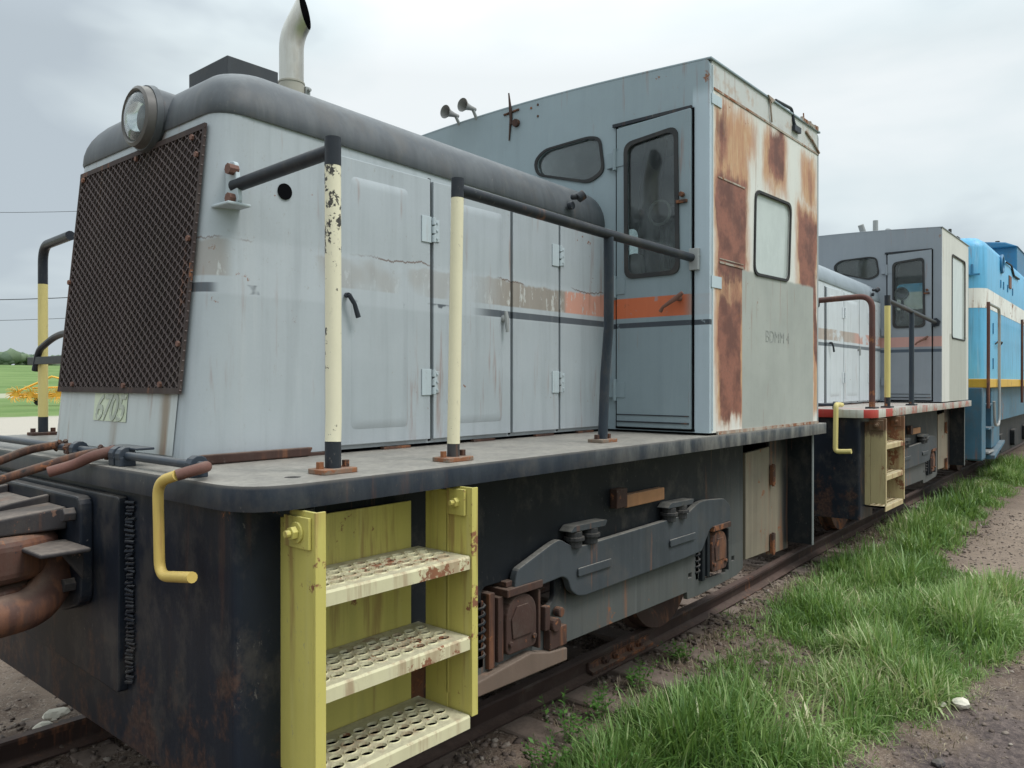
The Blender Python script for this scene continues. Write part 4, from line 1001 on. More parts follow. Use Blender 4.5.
def ground_z(X, Y):
    yc = 3.72+cvy(X); d = np.abs(Y-yc)
    shoulder = np.clip((1.75-d)/.6, 0, 1); shoulder = shoulder*shoulder*(3-2*shoulder)
    z = -.315 + .075*shoulder + 0.010*np.exp(-((d-1.12)/.22)**2) + cvr(X)*np.clip((4-d)/2, 0, 1)
    nr = np.exp(-np.maximum(0, np.hypot(X-8, Y-2)-14)/6)
    z = z + nr*(.05*vnoise(X, Y, .9, 1)+.035*vnoise(X, Y, .33, 2)+.022*vnoise(X, Y, .12, 3)+.012*vnoise(X, Y, .05, 9))
    far = np.clip((Y-75)/330, 0, 1); z = z + 9.6*far*far*(3-2*far)*1.0
    far2 = np.clip((-Y-60)/300, 0, 1); z = z + 4*far2*far2
    return z
gx_ = axis_coords(-1.5, 14.0, .055, 1400); gy_ = axis_coords(.2, 6.4, .055, 1400)
GX, GY = np.meshgrid(gx_, gy_, indexing='ij'); GZ = ground_z(GX, GY)
def grid_mesh(name, X, Y, Z, mat):
    n, m = X.shape; co = np.stack([X, Y, Z], -1).reshape(-1, 3)
    idx = np.arange(n*m).reshape(n, m); q = np.stack([idx[:-1, :-1], idx[1:, :-1], idx[1:, 1:], idx[:-1, 1:]], -1).reshape(-1, 4)
    me = bpy.data.meshes.new(name); me.vertices.add(len(co)); me.vertices.foreach_set('co', co.ravel())
    me.loops.add(q.size); me.loops.foreach_set('vertex_index', q.ravel()); me.polygons.add(len(q))
    me.polygons.foreach_set('loop_start', np.arange(0, q.size, 4)); me.polygons.foreach_set('loop_total', np.full(len(q), 4)); me.update(calc_edges=True)
    me.polygons.foreach_set('use_smooth', np.ones(len(q), bool)); me.materials.append(mat)
    o = bpy.data.objects.new(name, me); COL.objects.link(o); return o
g = grid_mesh('ground', GX, GY, GZ, soil_material()); tag(g, kind='structure')
def gz(x, y): return float(ground_z(np.array([x]), np.array([y]))[0])
def raw_mesh(name, co, faces, mat, attr=None, smooth=False):
    """co (N,3), faces (M,k) all same size"""
    k = faces.shape[1]
    me = bpy.data.meshes.new(name); me.vertices.add(len(co)); me.vertices.foreach_set('co', np.ascontiguousarray(co, dtype=np.float32).ravel())
    me.loops.add(faces.size); me.loops.foreach_set('vertex_index', faces.ravel().astype(np.int32)); me.polygons.add(len(faces))
    me.polygons.foreach_set('loop_start', np.arange(0, faces.size, k)); me.polygons.foreach_set('loop_total', np.full(len(faces), k)); me.update(calc_edges=True)
    if smooth: me.polygons.foreach_set('use_smooth', np.ones(len(faces), bool))
    if attr is not None:
        a = me.attributes.new('tone', 'FLOAT', 'POINT'); a.data.foreach_set('value', attr.astype(np.float32))
    me.materials.append(mat); o = bpy.data.objects.new(name, me); COL.objects.link(o); return o
# ---------------------------------------------------------------- rails and sleepers
RP = [(-.069, -.140), (.069, -.140), (.069, -.130), (.018, -.115), (.009, -.105), (.009, -.045), (.034, -.035), (.036, -.012), (.028, -.001), (-.028, -.001), (-.036, -.012), (-.034, -.035), (-.009, -.045), (-.009, -.105), (-.018, -.115), (-.069, -.130)]
def rail(yc, label):
    off = 3.72
    t = empty('railway_rail', (4.0, yc, -.22)); tag(t, label, 'rail')
    xs = [-14, -6, -2, 0, 2, 4, 5, 6, 7, 8, 9, 10, 12, 14, 16, 19, 22, 26, 32, 40, 55]
    b = MB(); b.rings([[(x, yc+curve_y(x)+u, -.08+v+rise(x)) for u, v in RP] for x in xs])
    o = b.build('rail_bar', M['rail'], t, smooth=True, world=True); shift(o, t)
    for s in (-1, 1):
        b = MB(); prof = [(.010, -.107), (.03, -.103), (.062, -.118), (.066, -.095), (.032, -.085), (.026, -.055), (.034, -.040), (.010, -.043)]
        x0 = 4.22 if yc < 4 else 4.9
        b.rings([[(x, yc+curve_y(x)+s*u, -.08+v) for u, v in prof] for x in (x0, x0+.78)])
        j = b.build('joint_bar', M['rust'], t, world=True, bevel=.003); shift(j, t)
        for dx in (.17, .30, .49, .61):
            b = MB(); q = Vector((x0+dx, yc+curve_y(x0+dx)+s*.026, -.147)); b.tube([q, q+Vector((0, s*.022, 0))], .026, 6); b.tube([q, q+Vector((0, s*.042, 0))], .013, 8)
            o = b.build('bolt', M['rust'], j, world=True); 
            for v in o.data.vertices: v.co -= t.location
    return t
def shift(o, t):
    for v in o.data.vertices: v.co -= t.location
rail(2.962, 'rusty rail with bolted joint bar nearest the grass'); rail(4.478, 'rusty rail on the far side under the locomotives')
def sleeper_mesh(seed):
    r_ = np.random.default_rng(seed); b = bmesh.new(); nx, ny = 3, 16; L = 1.30; wd = .115
    b.free(); m = MB(); rs = []
    for k in range(ny+1):
        y = -L+2*L*k/ny; e_ = r_.uniform(-.006, .006, 4)
        rs.append([(-wd+e_[0], y, -.16), (wd+e_[1], y, -.16), (wd+e_[1], y, -.012+e_[2]), (wd-.012, y, e_[2]*.6), (0.02, y, -.004+e_[3]*.8), (-wd+.012, y, e_[3]*.6), (-wd+e_[0], y, -.012+e_[3])])
    m.rings(rs); return m
sleepers = []
protos = []
for k in range(4):
    o = sleeper_mesh(k).build('railway_sleeper', M['wood'], world=True, bevel=.003); protos.append(o)
names = {0: 'weathered wooden sleeper under the nose of the first locomotive', 1: 'weathered wooden sleeper'}
for i in range(44):
    x = -1.6+i*.56+rng.uniform(-.03, .03)
    o = protos[i] if i < 4 else protos[i % 4].copy()
    if i >= 4: COL.objects.link(o)
    o.location = (x, 3.72+curve_y(x)+rng.uniform(-.06, .03), -.222+rise(x)+rng.uniform(-.006, .001)); o.rotation_euler = (0, 0, rng.uniform(-.03, .03)+.03*(x > 6))
    tag(o, 'weathered wooden railway sleeper half buried in dirt beneath the rails', 'sleeper', 'wooden sleepers under the track')
# tie plates with spikes on the near rail
# ---------------------------------------------------------------- stones
def stones(name, n, xf, sz, mat, seed, label):
    r_ = np.random.default_rng(seed)
    t = (1+5**.5)/2
    V = np.array([(-1, t, 0), (1, t, 0), (-1, -t, 0), (1, -t, 0), (0, -1, t), (0, 1, t), (0, -1, -t), (0, 1, -t), (t, 0, -1), (t, 0, 1), (-t, 0, -1), (-t, 0, 1)])/1.9
    Fc = np.array([(0, 11, 5), (0, 5, 1), (0, 1, 7), (0, 7, 10), (0, 10, 11), (1, 5, 9), (5, 11, 4), (11, 10, 2), (10, 7, 6), (7, 1, 8), (3, 9, 4), (3, 4, 2), (3, 2, 6), (3, 6, 8), (3, 8, 9), (4, 9, 5), (2, 4, 11), (6, 2, 10), (8, 6, 7), (9, 8, 1)])
    X, Y = xf(r_, n); n = len(X); Z = ground_z(X, Y)
    s = sz[0]+(sz[1]-sz[0])*r_.random(n)**2.5
    P_ = V[None]*(1+r_.normal(0, .30, (n, 12, 1)))*s[:, None, None]*np.stack([r_.uniform(.7, 1.3, n), r_.uniform(.7, 1.3, n), r_.uniform(.45, .8, n)], -1)[:, None]
    a = r_.uniform(0, 6.28, n); c, q = np.cos(a)[:, None], np.sin(a)[:, None]
    x = P_[..., 0]*c-P_[..., 1]*q; y = P_[..., 0]*q+P_[..., 1]*c
    co = np.stack([x+X[:, None], y+Y[:, None], P_[..., 2]+Z[:, None]+s[:, None]*.15], -1).reshape(-1, 3)
    F_ = (Fc[None]+12*np.arange(n)[:, None, None]).reshape(-1, 3)
    o = raw_mesh(name, co, F_, mat, np.repeat(r_.random(n), 12)); tag(o, label, 'gravel', kind='stuff'); return o
def tone_mat(name, stops, rough=.9, nz=0.25, trans=0.0, lengthwise=False):
    n = NT(name); n.pos(False); a = n.node('ShaderNodeAttribute', attribute_name='tone').outputs['Fac']
    rp = n.node('ShaderNodeValToRGB', {0: a}); el = rp.color_ramp.elements
    for i, (p_, c_) in enumerate(stops):
        e_ = el[i] if i < 2 else el.new(p_)
        e_.position = p_; e_.color = c_+(1,)
    col = n.mix(n.mul(n.step(n.noise(60, 4), .3, .7), nz), rp.outputs[0], n.scale(rp.outputs[0], .5))
    if trans:
        d = n.node('ShaderNodeBsdfPrincipled', {'Roughness': rough, 'Specular IOR Level': .35}); n.put(d.inputs['Base Color'], col)
        t = n.node('ShaderNodeBsdfTranslucent'); n.put(t.inputs[0], n.mix(.5, col, (.20, .30, .03)))
        m_ = n.node('ShaderNodeMixShader', {0: trans}); n.t.links.new(d.outputs[0], m_.inputs[1]); n.t.links.new(t.outputs[0], m_.inputs[2])
        o = n.node('ShaderNodeOutputMaterial'); n.t.links.new(m_.outputs[0], o.inputs[0]); return n.m
    return n.finish(col, rough)
stone_mat = tone_mat('ballast_stone', [(0, (.075, .055, .046)), (1, (.30, .26, .22)), (.5, (.13, .098, .080)), (.85, (.18, .14, .115))])
def near_band(r_, n):
    X = r_.uniform(-.5, 13, n)**1.0; Y = 3.72+cvy(X)+r_.normal(0, 1.0, n)*1.0-.3; k = (Y > 1.9) & (Y < 6.2); return X[k], Y[k]
stones('ballast', 26000, near_band, (.005, .026), stone_mat, 11, 'loose brown ballast stones around the rails')
def path_band(r_, n):
    X = r_.uniform(2.5, 14, n); Y = r_.uniform(-.6, 2.2, n); return X, Y
stones('gravel', 7000, path_band, (.004, .018), stone_mat, 12, 'small pebbles on the dirt path beside the grass')
# ---------------------------------------------------------------- grass
def gright(x): return np.interp(x, [2.0, 3.2, 4.3, 5.2, 6.2, 7.2, 8.4, 9.0, 9.7, 11, 14, 19, 30], [2.1, 1.75, 1.24, 1.10, .95, .78, .85, 1.4, 1.95, 2.0, 2.1, 2.25, 2.5])
def gleft(x): return np.interp(x, [2.0, 3.0, 4.4, 6, 8, 10, 14, 19, 30], [2.36, 2.40, 2.50, 2.64, 2.78, 2.88, 3.05, 3.26, 3.6])
def make_grass(name, ntuft, per, xr, hts, mat, seed, fn, width=(.0016, .0036), lean=.55, seg=4, keep=None):
    r_ = np.random.default_rng(seed)
    tx = r_.uniform(xr[0], xr[1], ntuft); lo, hi = fn(tx); ty = lo+(hi-lo)*r_.random(ntuft)
    edge = np.minimum(ty-lo, hi-ty)
    dn = vnoise(tx, ty, .45, seed+5)+.5; k = r_.random(ntuft) < np.clip(edge/.22, .12, 1)*np.clip(dn*1.7-.08, .12, 1)
    tx, ty, edge, dn = tx[k], ty[k], edge[k], dn[k]; nt = len(tx)
    hh = np.clip(.74+1.3*(vnoise(tx, ty, .55, seed+8))+.8*vnoise(tx, ty, .2, seed+9), .3, 1.5)*np.clip(.42+edge*1.3, 0, 1)
    N = nt*per; I = np.repeat(np.arange(nt), per)
    spread = r_.normal(0, .028, (N, 2)); bx = tx[I]+spread[:, 0]; by = ty[I]+spread[:, 1]
    az = np.arctan2(spread[:, 1], spread[:, 0])+r_.normal(0, .9, N); L = (hts[0]+(hts[1]-hts[0])*r_.random(N)**.8)*hh[I]
    ln = np.abs(r_.normal(0, lean, N))+.10; curl = r_.uniform(.3, 2.0, N); wd = r_.uniform(width[0], width[1], N)*(.7+1.2*L/hts[1])
    bz = ground_z(bx, by)-.012
    pts = np.zeros((N, seg+1, 3)); cur = np.stack([bx, by, bz], -1); pts[:, 0] = cur; ang = ln*.5
    for s_ in range(seg):
        d = np.stack([np.sin(ang)*np.cos(az), np.sin(ang)*np.sin(az), np.cos(ang)], -1); cur = cur+d*(L/seg)[:, None]; pts[:, s_+1] = cur; ang = ang+curl*ln*.55
    side = np.stack([-np.sin(az+r_.normal(0, .5, N)), np.cos(az), np.zeros(N)], -1)
    wprof = np.array([.75, 1, .85, .55, .04] if seg == 4 else [.8, 1, .6, .05])
    lft = pts-side[:, None]*wd[:, None, None]*wprof[None, :, None]; rgt = pts+side[:, None]*wd[:, None, None]*wprof[None, :, None]
    co = np.stack([lft, rgt], 2).reshape(-1, 3); base = (np.arange(N)*(seg+1)*2)[:, None]
    fs = np.stack([np.stack([base[:, 0]+2*s_, base[:, 0]+2*s_+1, base[:, 0]+2*s_+3, base[:, 0]+2*s_+2], -1) for s_ in range(seg)], 1).reshape(-1, 4)
    tone = np.clip(r_.normal(.47, .2, N)+.55*vnoise(bx, by, .45, seed+3)+.3*(r_.random(N) < .05), 0, 1)
    return raw_mesh(name, co, fs, mat, np.repeat(tone, (seg+1)*2))
grass_mat = tone_mat('grass_blades', [(0, (.065, .14, .034)), (1, (.64, .58, .36)), (.38, (.165, .295, .080)), (.70, (.33, .46, .165)), (.88, (.52, .58, .31))], .38, .10, .38)
def mainband(x): return gright(x), gleft(x)
g1 = make_grass('grass', 7200, 15, (2.4, 9.2), (.08, .33), grass_mat, 21, mainband, (.0016, .0042), lean=.95); tag(g1, 'long green grass growing beside the track', 'grass', kind='stuff')
g2 = make_grass('grass', 4200, 10, (9.0, 22), (.10, .36), grass_mat, 22, mainband, (.003, .006), lean=.7); tag(g2, 'green grass strip farther along the track', 'grass', kind='stuff')
straw_mat = tone_mat('dry_straw', [(0, (.16, .12, .075)), (1, (.46, .39, .28))], .8, .2, .1)
g6 = make_grass('dry_grass', 900, 4, (2.6, 12), (.12, .34), straw_mat, 31, mainband, (.0009, .0018), lean=.9); tag(g6, 'pale dead stems standing among the green grass', 'dead grass', kind='stuff')
def strawband(x): return gleft(x)-.25, 2.90+cvy(x)
g3 = make_grass('dry_grass', 3200, 7, (2.6, 14), (.04, .16), straw_mat, 23, strawband, (.001, .002), lean=1.1); tag(g3, 'dry straw and dead stems between the grass and the rail', 'dead grass', kind='stuff')
def edgeband(x): return gright(x)-.35, gright(x)+.25
g4 = make_grass('dry_grass', 1100, 7, (3, 12), (.04, .13), straw_mat, 24, edgeband, (.001, .002), lean=1.2); tag(g4, 'matted dead grass along the edge of the dirt path', 'dead grass', kind='stuff')
def sparse(x): return gleft(x)-.1, gleft(x)+.32
g5 = make_grass('grass', 420, 8, (3.5, 14), (.05, .15), grass_mat, 25, sparse, (.0016, .003)); tag(g5, 'thin scattered grass tufts on the soil by the rail', 'grass', kind='stuff')
# leafy weeds at the grass edge
weed_mat = tone_mat('weed_leaf', [(0, (.045, .13, .022)), (1, (.13, .27, .06))], .5, .1, .3)
def weed(x, y, h, seed, label):
    r_ = np.random.default_rng(seed); co = []; fs = []; tn = []
    for s_ in range(int(8+h*26)):
        az = r_.uniform(0, 6.28); ln = r_.uniform(.1, .75); L = h*r_.uniform(.5, 1); px0 = np.array([x, y, gz(x, y)-.01])+r_.normal(0, .03, 3)*[1, 1, 0]
        d = np.array([sin(ln)*cos(az), sin(ln)*sin(az), cos(ln)]); 
        for k in range(11):
            c_ = px0+d*L*(k+1)/11+np.array([0, 0, -.02*(k/9)**2]); a2 = az+(1 if k % 2 else -1)*1.2+r_.normal(0, .3); l2 = .030*(1.15-abs(k-6)/9)*r_.uniform(.7, 1.3); w2 = l2*.30
            u = np.array([cos(a2), sin(a2), r_.uniform(-.1, .6)]); v = np.array([-sin(a2), cos(a2), r_.uniform(-.3, .3)]); b0 = len(co)
            co += [c_, c_+u*l2*.5+v*w2, c_+u*l2*1.15, c_+u*l2*.5-v*w2]; fs.append((b0, b0+1, b0+2, b0+3)); tn += [r_.random()]*4
        b0 = len(co); w = np.array([-sin(az), cos(az), 0])*.0012; co += [px0-w, px0+w, px0+d*L+w, px0+d*L-w]; fs.append((b0, b0+1, b0+2, b0+3)); tn += [.2]*4
    o = raw_mesh('leafy_weed', np.array(co)-np.array([x, y, gz(x, y)]), np.array(fs), weed_mat, np.array(tn)); o.location = (x, y, gz(x, y))
    tag(o, label, 'weed')
weed(3.08, 2.42, .26, 1, 'leafy weed at the bottom edge beside the ladder')
weed(3.42, 2.50, .30, 2, 'bushy leafy weed between ladder and grass')
weed(3.80, 2.58, .24, 3, 'leafy weed growing against a sleeper end')
weed(4.32, 2.62, .22, 4, 'low leafy weed beside the bolted rail joint')
weed(3.2, 2.12, .30, 5, 'feathery weed in the front corner of the grass')
weed(4.95, 2.66, .18, 6, 'small weed on bare soil just past the rail joint')
# stones lying on the path
def rock(x, y, s, seed, mat, label, sub=2):
    b = bmesh.new(); bmesh.ops.create_icosphere(b, subdivisions=sub, radius=s); r_ = np.random.default_rng(seed); D = r_.normal(0, 1, (7, 3))
    for v in b.verts:
        k = 1
        for d in D:
            d = Vector(d).normalized(); t = v.co.normalized().dot(d)
            if t > .62: k = min(k, .62/t)
        v.co = v.co*k*(1+r_.normal(0, .03)); v.co.z *= .62; v.co.x *= 1.25
    me = bpy.data.meshes.new('rock'); b.to_mesh(me); b.free(); me.materials.append(mat); o = bpy.data.objects.new('rock', me); COL.objects.link(o)
    o.location = (x, y, gz(x, y)+s*.3); tag(o, label, 'rock')
M['limestone'] = paint('pale_limestone', (.66, .62, .52), .1, .1, .1, None, rough=.9, var=.2)
M['brick'] = paint('reddish_stone', (.30, .17, .13), .1, .1, .3, None, rough=.9, var=.3)
M['darkrock'] = paint('dark_cinder_lump', (.05, .045, .048), .1, .1, .3, None, rough=.9, var=.3)
def on_ground(px_, py_, z=-.3):
    return None
rock(5.50, 1.03, .062, 3, M['limestone'], 'pale limestone lump on the dirt at the right')
rock(5.46, 1.13, .036, 4, M['limestone'], 'smaller pale limestone chip left of the big lump')
rock(4.55, .93, .035, 5, M['brick'], 'small reddish stone on dark soil at the bottom right')
rock(4.67, .99, .04, 6, M['darkrock'], 'dark cinder lump beside the reddish stone')
rock(1.62, 4.78, .05, 8, M['limestone'], 'pale stone beyond the far rail under the nose', 2)
rock(1.75, 4.95, .06, 9, M['limestone'], 'larger pale stone beyond the far rail', 2)
# ---------------------------------------------------------------- locomotives one and two
L1 = empty('diesel_locomotive', (OX, OY, OZ)); tag(L1, 'grey rust-streaked switcher locomotive in front with radiator grille and lime yellow steps', 'locomotive')
locomotive(L1, 'A')
L2 = empty('diesel_locomotive', (OX+6.82, OY+.18, OZ+.05), R(1.0)); tag(L2, 'second grey switcher locomotive with red and white striped deck edge, cream steps', 'locomotive')
locomotive(L2, 'B')
# ---------------------------------------------------------------- blue locomotive
BX, BY = 19.0, 4.16
B3 = empty('blue_locomotive', (BX, BY, -.03), R(1.7)); tag(B3, 'light blue and white road locomotive at the far end of the row', 'locomotive')
def bl(b, name, mat, parent=None, **k):
    ca, sa = cos(R(-1.7)), sin(R(-1.7))
    for v in b.b.verts:
        x, y, z = v.co; x -= BX; y -= BY; v.co = (x, y, z+.03)
    return b.build(name, mat, parent or B3, world=True, **k)
def bring(z, x0, x1, y0, y1, r, n=6): return [(u, v, z) for u, v in rrect(x0, x1, y0, y1, r, n)]
hx0, hx1, hy0, hy1 = 15.9, 30.0, 2.72, 5.55
q = MB(); q.rings([bring(1.70, hx0, hx1, hy0, hy1, .28), bring(3.03, hx0, hx1, hy0, hy1, .28)], False, False); bl(q, 'hood', M['blue'], smooth=True)
q = MB(); q.rings([bring(3.03, hx0-.004, hx1, hy0-.004, hy1, .285), bring(3.38, hx0-.004, hx1, hy0-.004, hy1, .285)], False, False); bl(q, 'white_band', M['white'], smooth=True)
q = MB(); q.rings([bring(3.38, hx0, hx1, hy0, hy1, .28), bring(4.10, hx0, hx1, hy0, hy1, .28), bring(4.22, hx0+.04, hx1, hy0+.05, hy1-.05, .28), bring(4.30, hx0+.13, hx1, hy0+.16, hy1-.16, .25), bring(4.33, hx0+.3, hx1, hy0+.4, hy1-.4, .2)], False, True); up_ = bl(q, 'upper_hood', M['blue'], smooth=True)
q = MB(); q.box(21.0, 24.5, 2.78, 5.5, 4.2, 4.82); q.prism([(2.74, 4.78), (5.55, 4.78), (5.3, 4.90), (4.9, 4.95), (3.4, 4.95), (3.0, 4.90)], 'x', 20.9, 24.6); bl(q, 'cab', M['bluedark'], bevel=.03)
q = MB(); q.box(14.1, 30, 2.45, 5.87, 1.62, 1.76); bl(q, 'sill', M['sill'], bevel=.01)
q = MB(); q.box(14.2, 30, 2.60, 5.7, 1.0, 1.62); q.box(13.95, 14.35, 2.50, 5.8, .50, 1.62); q.box(14.35, 14.75, 2.55, 3.0, .45, .5); q.box(14.95, 15.9, 2.50, 5.8, .62, 1.62); bl(q, 'frame', M['bluelow'], bevel=.01)
q = MB(); q.prism([(16.4, .85), (16.7, .45), (17.6, .30), (21.5, .30), (22.3, .5), (22.6, .85), (22.0, 1.0), (17, 1.0)], 'y', 2.72, 2.85); tr = bl(q, 'truck_frame', M['side'], bevel=.02)
for x in (17.4, 19.5, 21.6):
    q = MB(); n_ = 32; q.tube([(x, 3.35, .47), (x, 3.5, .47)], .5, n_); bl(q, 'wheel', M['rust'])
    q = MB(); q.prism(rrect(x-.2, x+.2, .38, .72, .06), 'y', 2.64, 2.72); bl(q, 'journal_box', M['side'], tr, bevel=.01)
for i, zz in enumerate((.60, .98, 1.36)):
    q = MB(); q.box(14.36, 14.94, 2.46, 2.85, zz-.03, zz); bl(q, 'step', M['steel'] if i == 0 else M['bluelow'], bevel=.004)
q = MB(); q.prism([(14.7, .46), (15.9, .66), (15.9, .70), (14.7, .52)], 'y', 2.42, 2.9); bl(q, 'step_shield', M['bluelow'])
for x, mt in ((14.0, 'rustpost'), (18.4, 'rustpost')):
    q = MB(); q.tube([(x, 2.42, 1.3), (x, 2.42, 2.95)], .024, 8); bl(q, 'handrail_post', M[mt], smooth=True)
q = MB(); q.tube(smoothpath([(14.0, 2.42, 2.93), (15.2, 2.42, 2.93), (15.2, 2.42, 1.0), (14.7, 2.42, 1.0), (14.6, 2.42, 1.4)], .18, 6), .022, 8); bl(q, 'grab_rail', M['steel'], smooth=True)
q = MB(); q.tube([(18.4, 2.42, 2.90), (26, 2.42, 2.90)], .022, 8); bl(q, 'handrail', M['steel'], smooth=True)
q = MB(); q.tube(smoothpath([(14.02, 3.0, 1.5), (13.7, 2.9, 1.3), (13.5, 2.9, .9), (13.7, 2.9, .7)], .15), .03, 8); bl(q, 'air_hose', M['rubber'], smooth=True)
q = MB(); q.tube(smoothpath([(14.02, 3.3, 1.4), (13.6, 3.2, 1.25), (13.45, 3.2, .8), (13.7, 3.1, .65)], .15), .03, 8); bl(q, 'air_hose', M['rubber'], smooth=True)
q = MB(); q.box(13.3, 13.98, 3.9, 4.4, .75, 1.05); bl(q, 'coupler', M['rust'], bevel=.04)
q = MB(); q.tube([(17.9+.16*cos(a), 2.70, 4.02+.16*sin(a)) for a in [2*pi*k/20 for k in range(21)]], .03, 6); bl(q, 'lifting_eye', M['bluedark'], up_, smooth=True)
q = MB(); q.box(19.0, 19.35, 2.70, 2.722, 3.66, 3.92); bl(q, 'vent_cover', M['rustlight'], up_, bevel=.01)
q = MB(); q.tube(smoothpath([(18.5, 2.70, 4.12), (19.3, 2.70, 4.15), (19.7, 2.70, 3.98), (20.6, 2.70, 4.0)], .1), .02, 6); bl(q, 'cable', M['rubber'], up_, smooth=True)
for x in (17.8, 18.2, 18.8, 19.6):
    q = MB(); q.box(x, x+.05, 2.705, 2.722, 3.55, 3.70); bl(q, 'latch', M['bluedark'], up_)
for z0_ in (1.95, 2.60):
    for x in (16.8, 17.5, 17.7):
        q = MB(); q.box(x, x+.05, 2.705, 2.722, z0_, z0_+.2); bl(q, 'hinge', M['bluedark'])
q = MB(); q.tube(smoothpath([(17.0, 2.70, 2.42), (17.05, 2.66, 2.47), (17.6, 2.66, 2.47), (17.62, 2.70, 2.42)], .03), .015, 6); bl(q, 'door_handle', M['rubber'], smooth=True)
q = MB(); q.tube([(16.05, 3.3, 4.33), (16.08, 3.3, 4.5)], .03, 8); q.box(15.95, 16.2, 3.15, 3.6, 4.28, 4.34); bl(q, 'bell_bracket', M['rubber'], up_, bevel=.01)
q = MB(); q.tube([(15.88, 2.92, 3.62), (15.88, 2.92, 3.80)], .02, 6); q.box(15.86, 15.9, 2.80, 3.05, 3.60, 3.63); bl(q, 'wiper', M['bluedark'], up_)
q = MB(); q.tube([(21.3, 3.2, 4.9), (21.3, 3.2, 5.0)], .05, 8); q.box(20.2, 20.6, 3.1, 3.5, 4.30, 4.42); bl(q, 'roof_fittings', M['rubber'], bevel=.01)
# couplers between the locomotives are parts of them; a hanging yellow lever on the second nose is built with it
# ---------------------------------------------------------------- far field: yellow implement, wires, wood
M['implement'] = paint('yellow_implement_paint', (.78, .42, .055), .2, .1, .0, None, rough=.5, var=.15)
FX, FY = 25.5, 74.0
FZ = gz(FX, FY)
Y1 = empty('hay_rake', (FX, FY, FZ)); tag(Y1, 'yellow spiked farm implement standing on the green field at the left', 'farm implement')
a_ = R(-38)
def fl(b, name, mat, parent=None, **k):
    return b.build(name, mat, parent or Y1, world=True, **k)
dx_ = Vector((sin(A), -cos(A), 0)); dy_ = Vector((cos(A), sin(A), 0))
def fp(u, w, z): return tuple(dx_*u+dy_*w+Vector((0, 0, z)))
q = MB(); q.tube([fp(-3.2, 0, .9), fp(5.5, 0, 1.1)], .10, 8); q.tube([fp(-3.0, 0, 1.0), fp(.2, .3, 2.5), fp(1.0, .3, 2.3)], .09, 8); q.tube([fp(1.2, .2, 1.4), fp(4.6, .2, 2.9)], .09, 8); q.tube([fp(-2.6, .5, .7), fp(5.5, .5, 1.0)], .10, 8); q.tube([fp(-1.5, .4, 1.5), fp(4.5, .4, 1.7)], .08, 8)
fr_ = fl(q, 'frame', M['implement'], smooth=True)
for k in range(7):
    u = -2.6+k*1.2; q = MB()
    for a in range(26):
        t = 2*pi*a/26+rng.uniform(-.1, .1); rr = rng.uniform(.75, 1.0); q.tube([fp(u+.15*cos(t), -.1, .95+.15*sin(t)), fp(u+.5*rr*cos(t), -.25, .95+.5*rr*sin(t)), fp(u+rr*cos(t+.35)*.95, -.35, .95+.95*rr*sin(t+.35)*.85)], [.035, .03, .015], 5)
    q.tube([fp(u, -.15, .95), fp(u, .15, .95)], .22, 12)
    fl(q, 'rake_wheel', M['implement'], fr_)
for u in (-1.2, 3.2):
    q = MB(); q.tube([fp(u, .6, .38), fp(u, .85, .38)], .38, 20); fl(q, 'tyre', M['rubber'], bevel=.04)
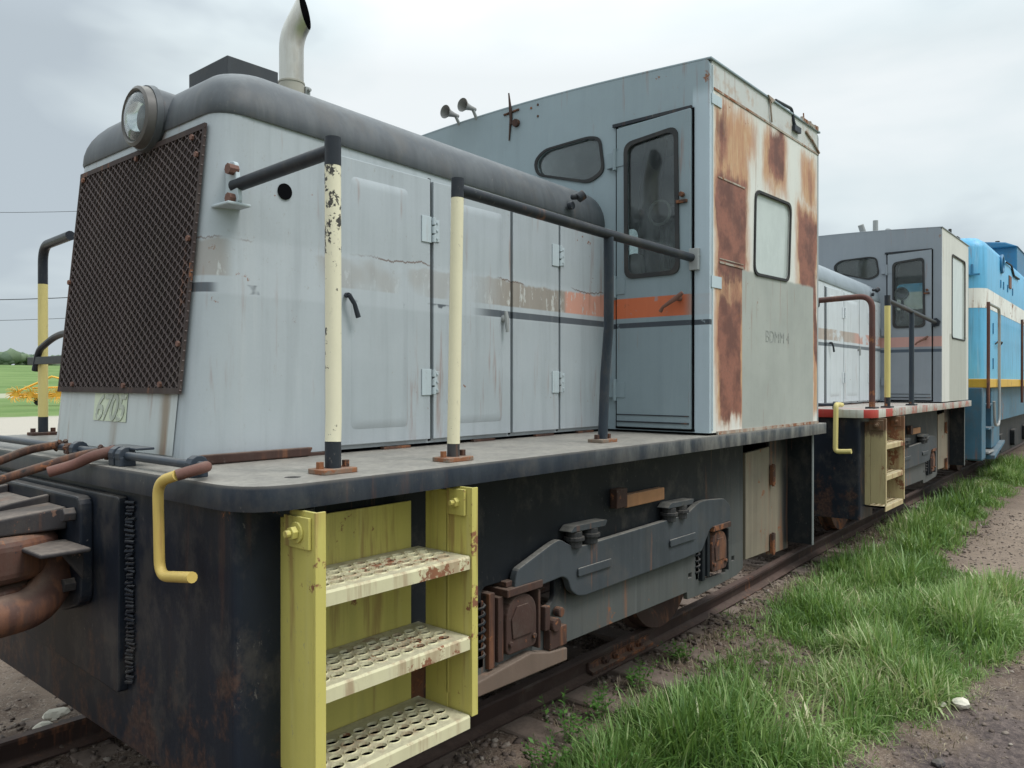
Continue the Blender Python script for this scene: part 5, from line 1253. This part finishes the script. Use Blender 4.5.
# overhead wires on two poles
def pole(x, y, label):
    t = empty('utility_pole', (x, y, gz(x, y))); tag(t, label, 'utility pole', 'poles carrying the overhead wires')
    q = MB(); q.tube([(0, 0, -.3), (0, 0, 13.9)], [.17, .11], 10); q.build('pole_shaft', M['wood'], t, world=True, smooth=True)
    q = MB(); q.tube([(0, -.9, 13.4), (0, .9, 13.4)], .06, 6); q.build('cross_arm', M['wood'], t, world=True)
Dp = 50.0
def at(px_, depth): v = Vector((cos(A), sin(A), 0))*depth+Vector((sin(A), -cos(A), 0))*((px_-512)/786*depth); return v.x, v.y
pA = at(-260, Dp); pB = at(150, 54)
pole(*pA, 'utility pole standing off to the left of the field'); pole(*pB, 'utility pole in the field behind the first locomotive')
for i, (h0, h1) in enumerate(((13.3, 13.6), (7.45, 7.8), (6.1, 6.4))):
    c_ = []
    for k in range(13):
        t = k/12; c_.append((pA[0]*(1-t)+pB[0]*t, pA[1]*(1-t)+pB[1]*t, h0*(1-t)+h1*t-.5*sin(pi*t)))
    c0 = Vector(c_[0]); q = MB(); q.tube([Vector(v)-c0 for v in c_], .016 if i != 1 else .028, 5); o = q.build('overhead_wire', M['rubber'], world=True); o.location = c0
    tag(o, ('highest thin overhead wire in the sky at the left', 'thick middle overhead wire left of the grille', 'lowest thin overhead wire left of the grille')[i], 'wire')
# distant wood on the rise
def wood():
    r_ = np.random.default_rng(5); n = 420; co = []; fs = []; tn = []
    T = (1+5**.5)/2
    b = bmesh.new(); bmesh.ops.create_icosphere(b, subdivisions=2, radius=1); V = np.array([v.co[:] for v in b.verts]); Fc = np.array([[v.index for v in f.verts] for f in b.faces]); b.free()
    allc = []; allf = []; allt = []; off = 0
    for k in range(n):
        x = r_.uniform(-420, 420); y = r_.uniform(402, 440)+.06*x; h = r_.uniform(3.6, 7.2)*(1+.35*sin(x/23.0)+.2*sin(x/9.0)); z0 = gz(x, y)
        for j in range(3):
            s = np.array([h*.55, h*.55, h*.5])*r_.uniform(.7, 1.1); c = np.array([x, y, z0+h*.45])+r_.normal(0, h*.22, 3)
            P_ = V*(1+r_.normal(0, .14, (len(V), 1)))*s+c; allc.append(P_); allf.append(Fc+off); off += len(V); allt.append(np.full(len(V), r_.random()))
    return np.concatenate(allc), np.concatenate(allf), np.concatenate(allt)
wc, wf, wt_ = wood()
o = raw_mesh('distant_wood', wc, wf, tone_mat('distant_foliage', [(0, (.075, .115, .075)), (1, (.15, .20, .12))], .9, .4), wt_); tag(o, 'low wood of broadleaf trees along the horizon', 'wood', kind='stuff')
# ---------------------------------------------------------------- haze
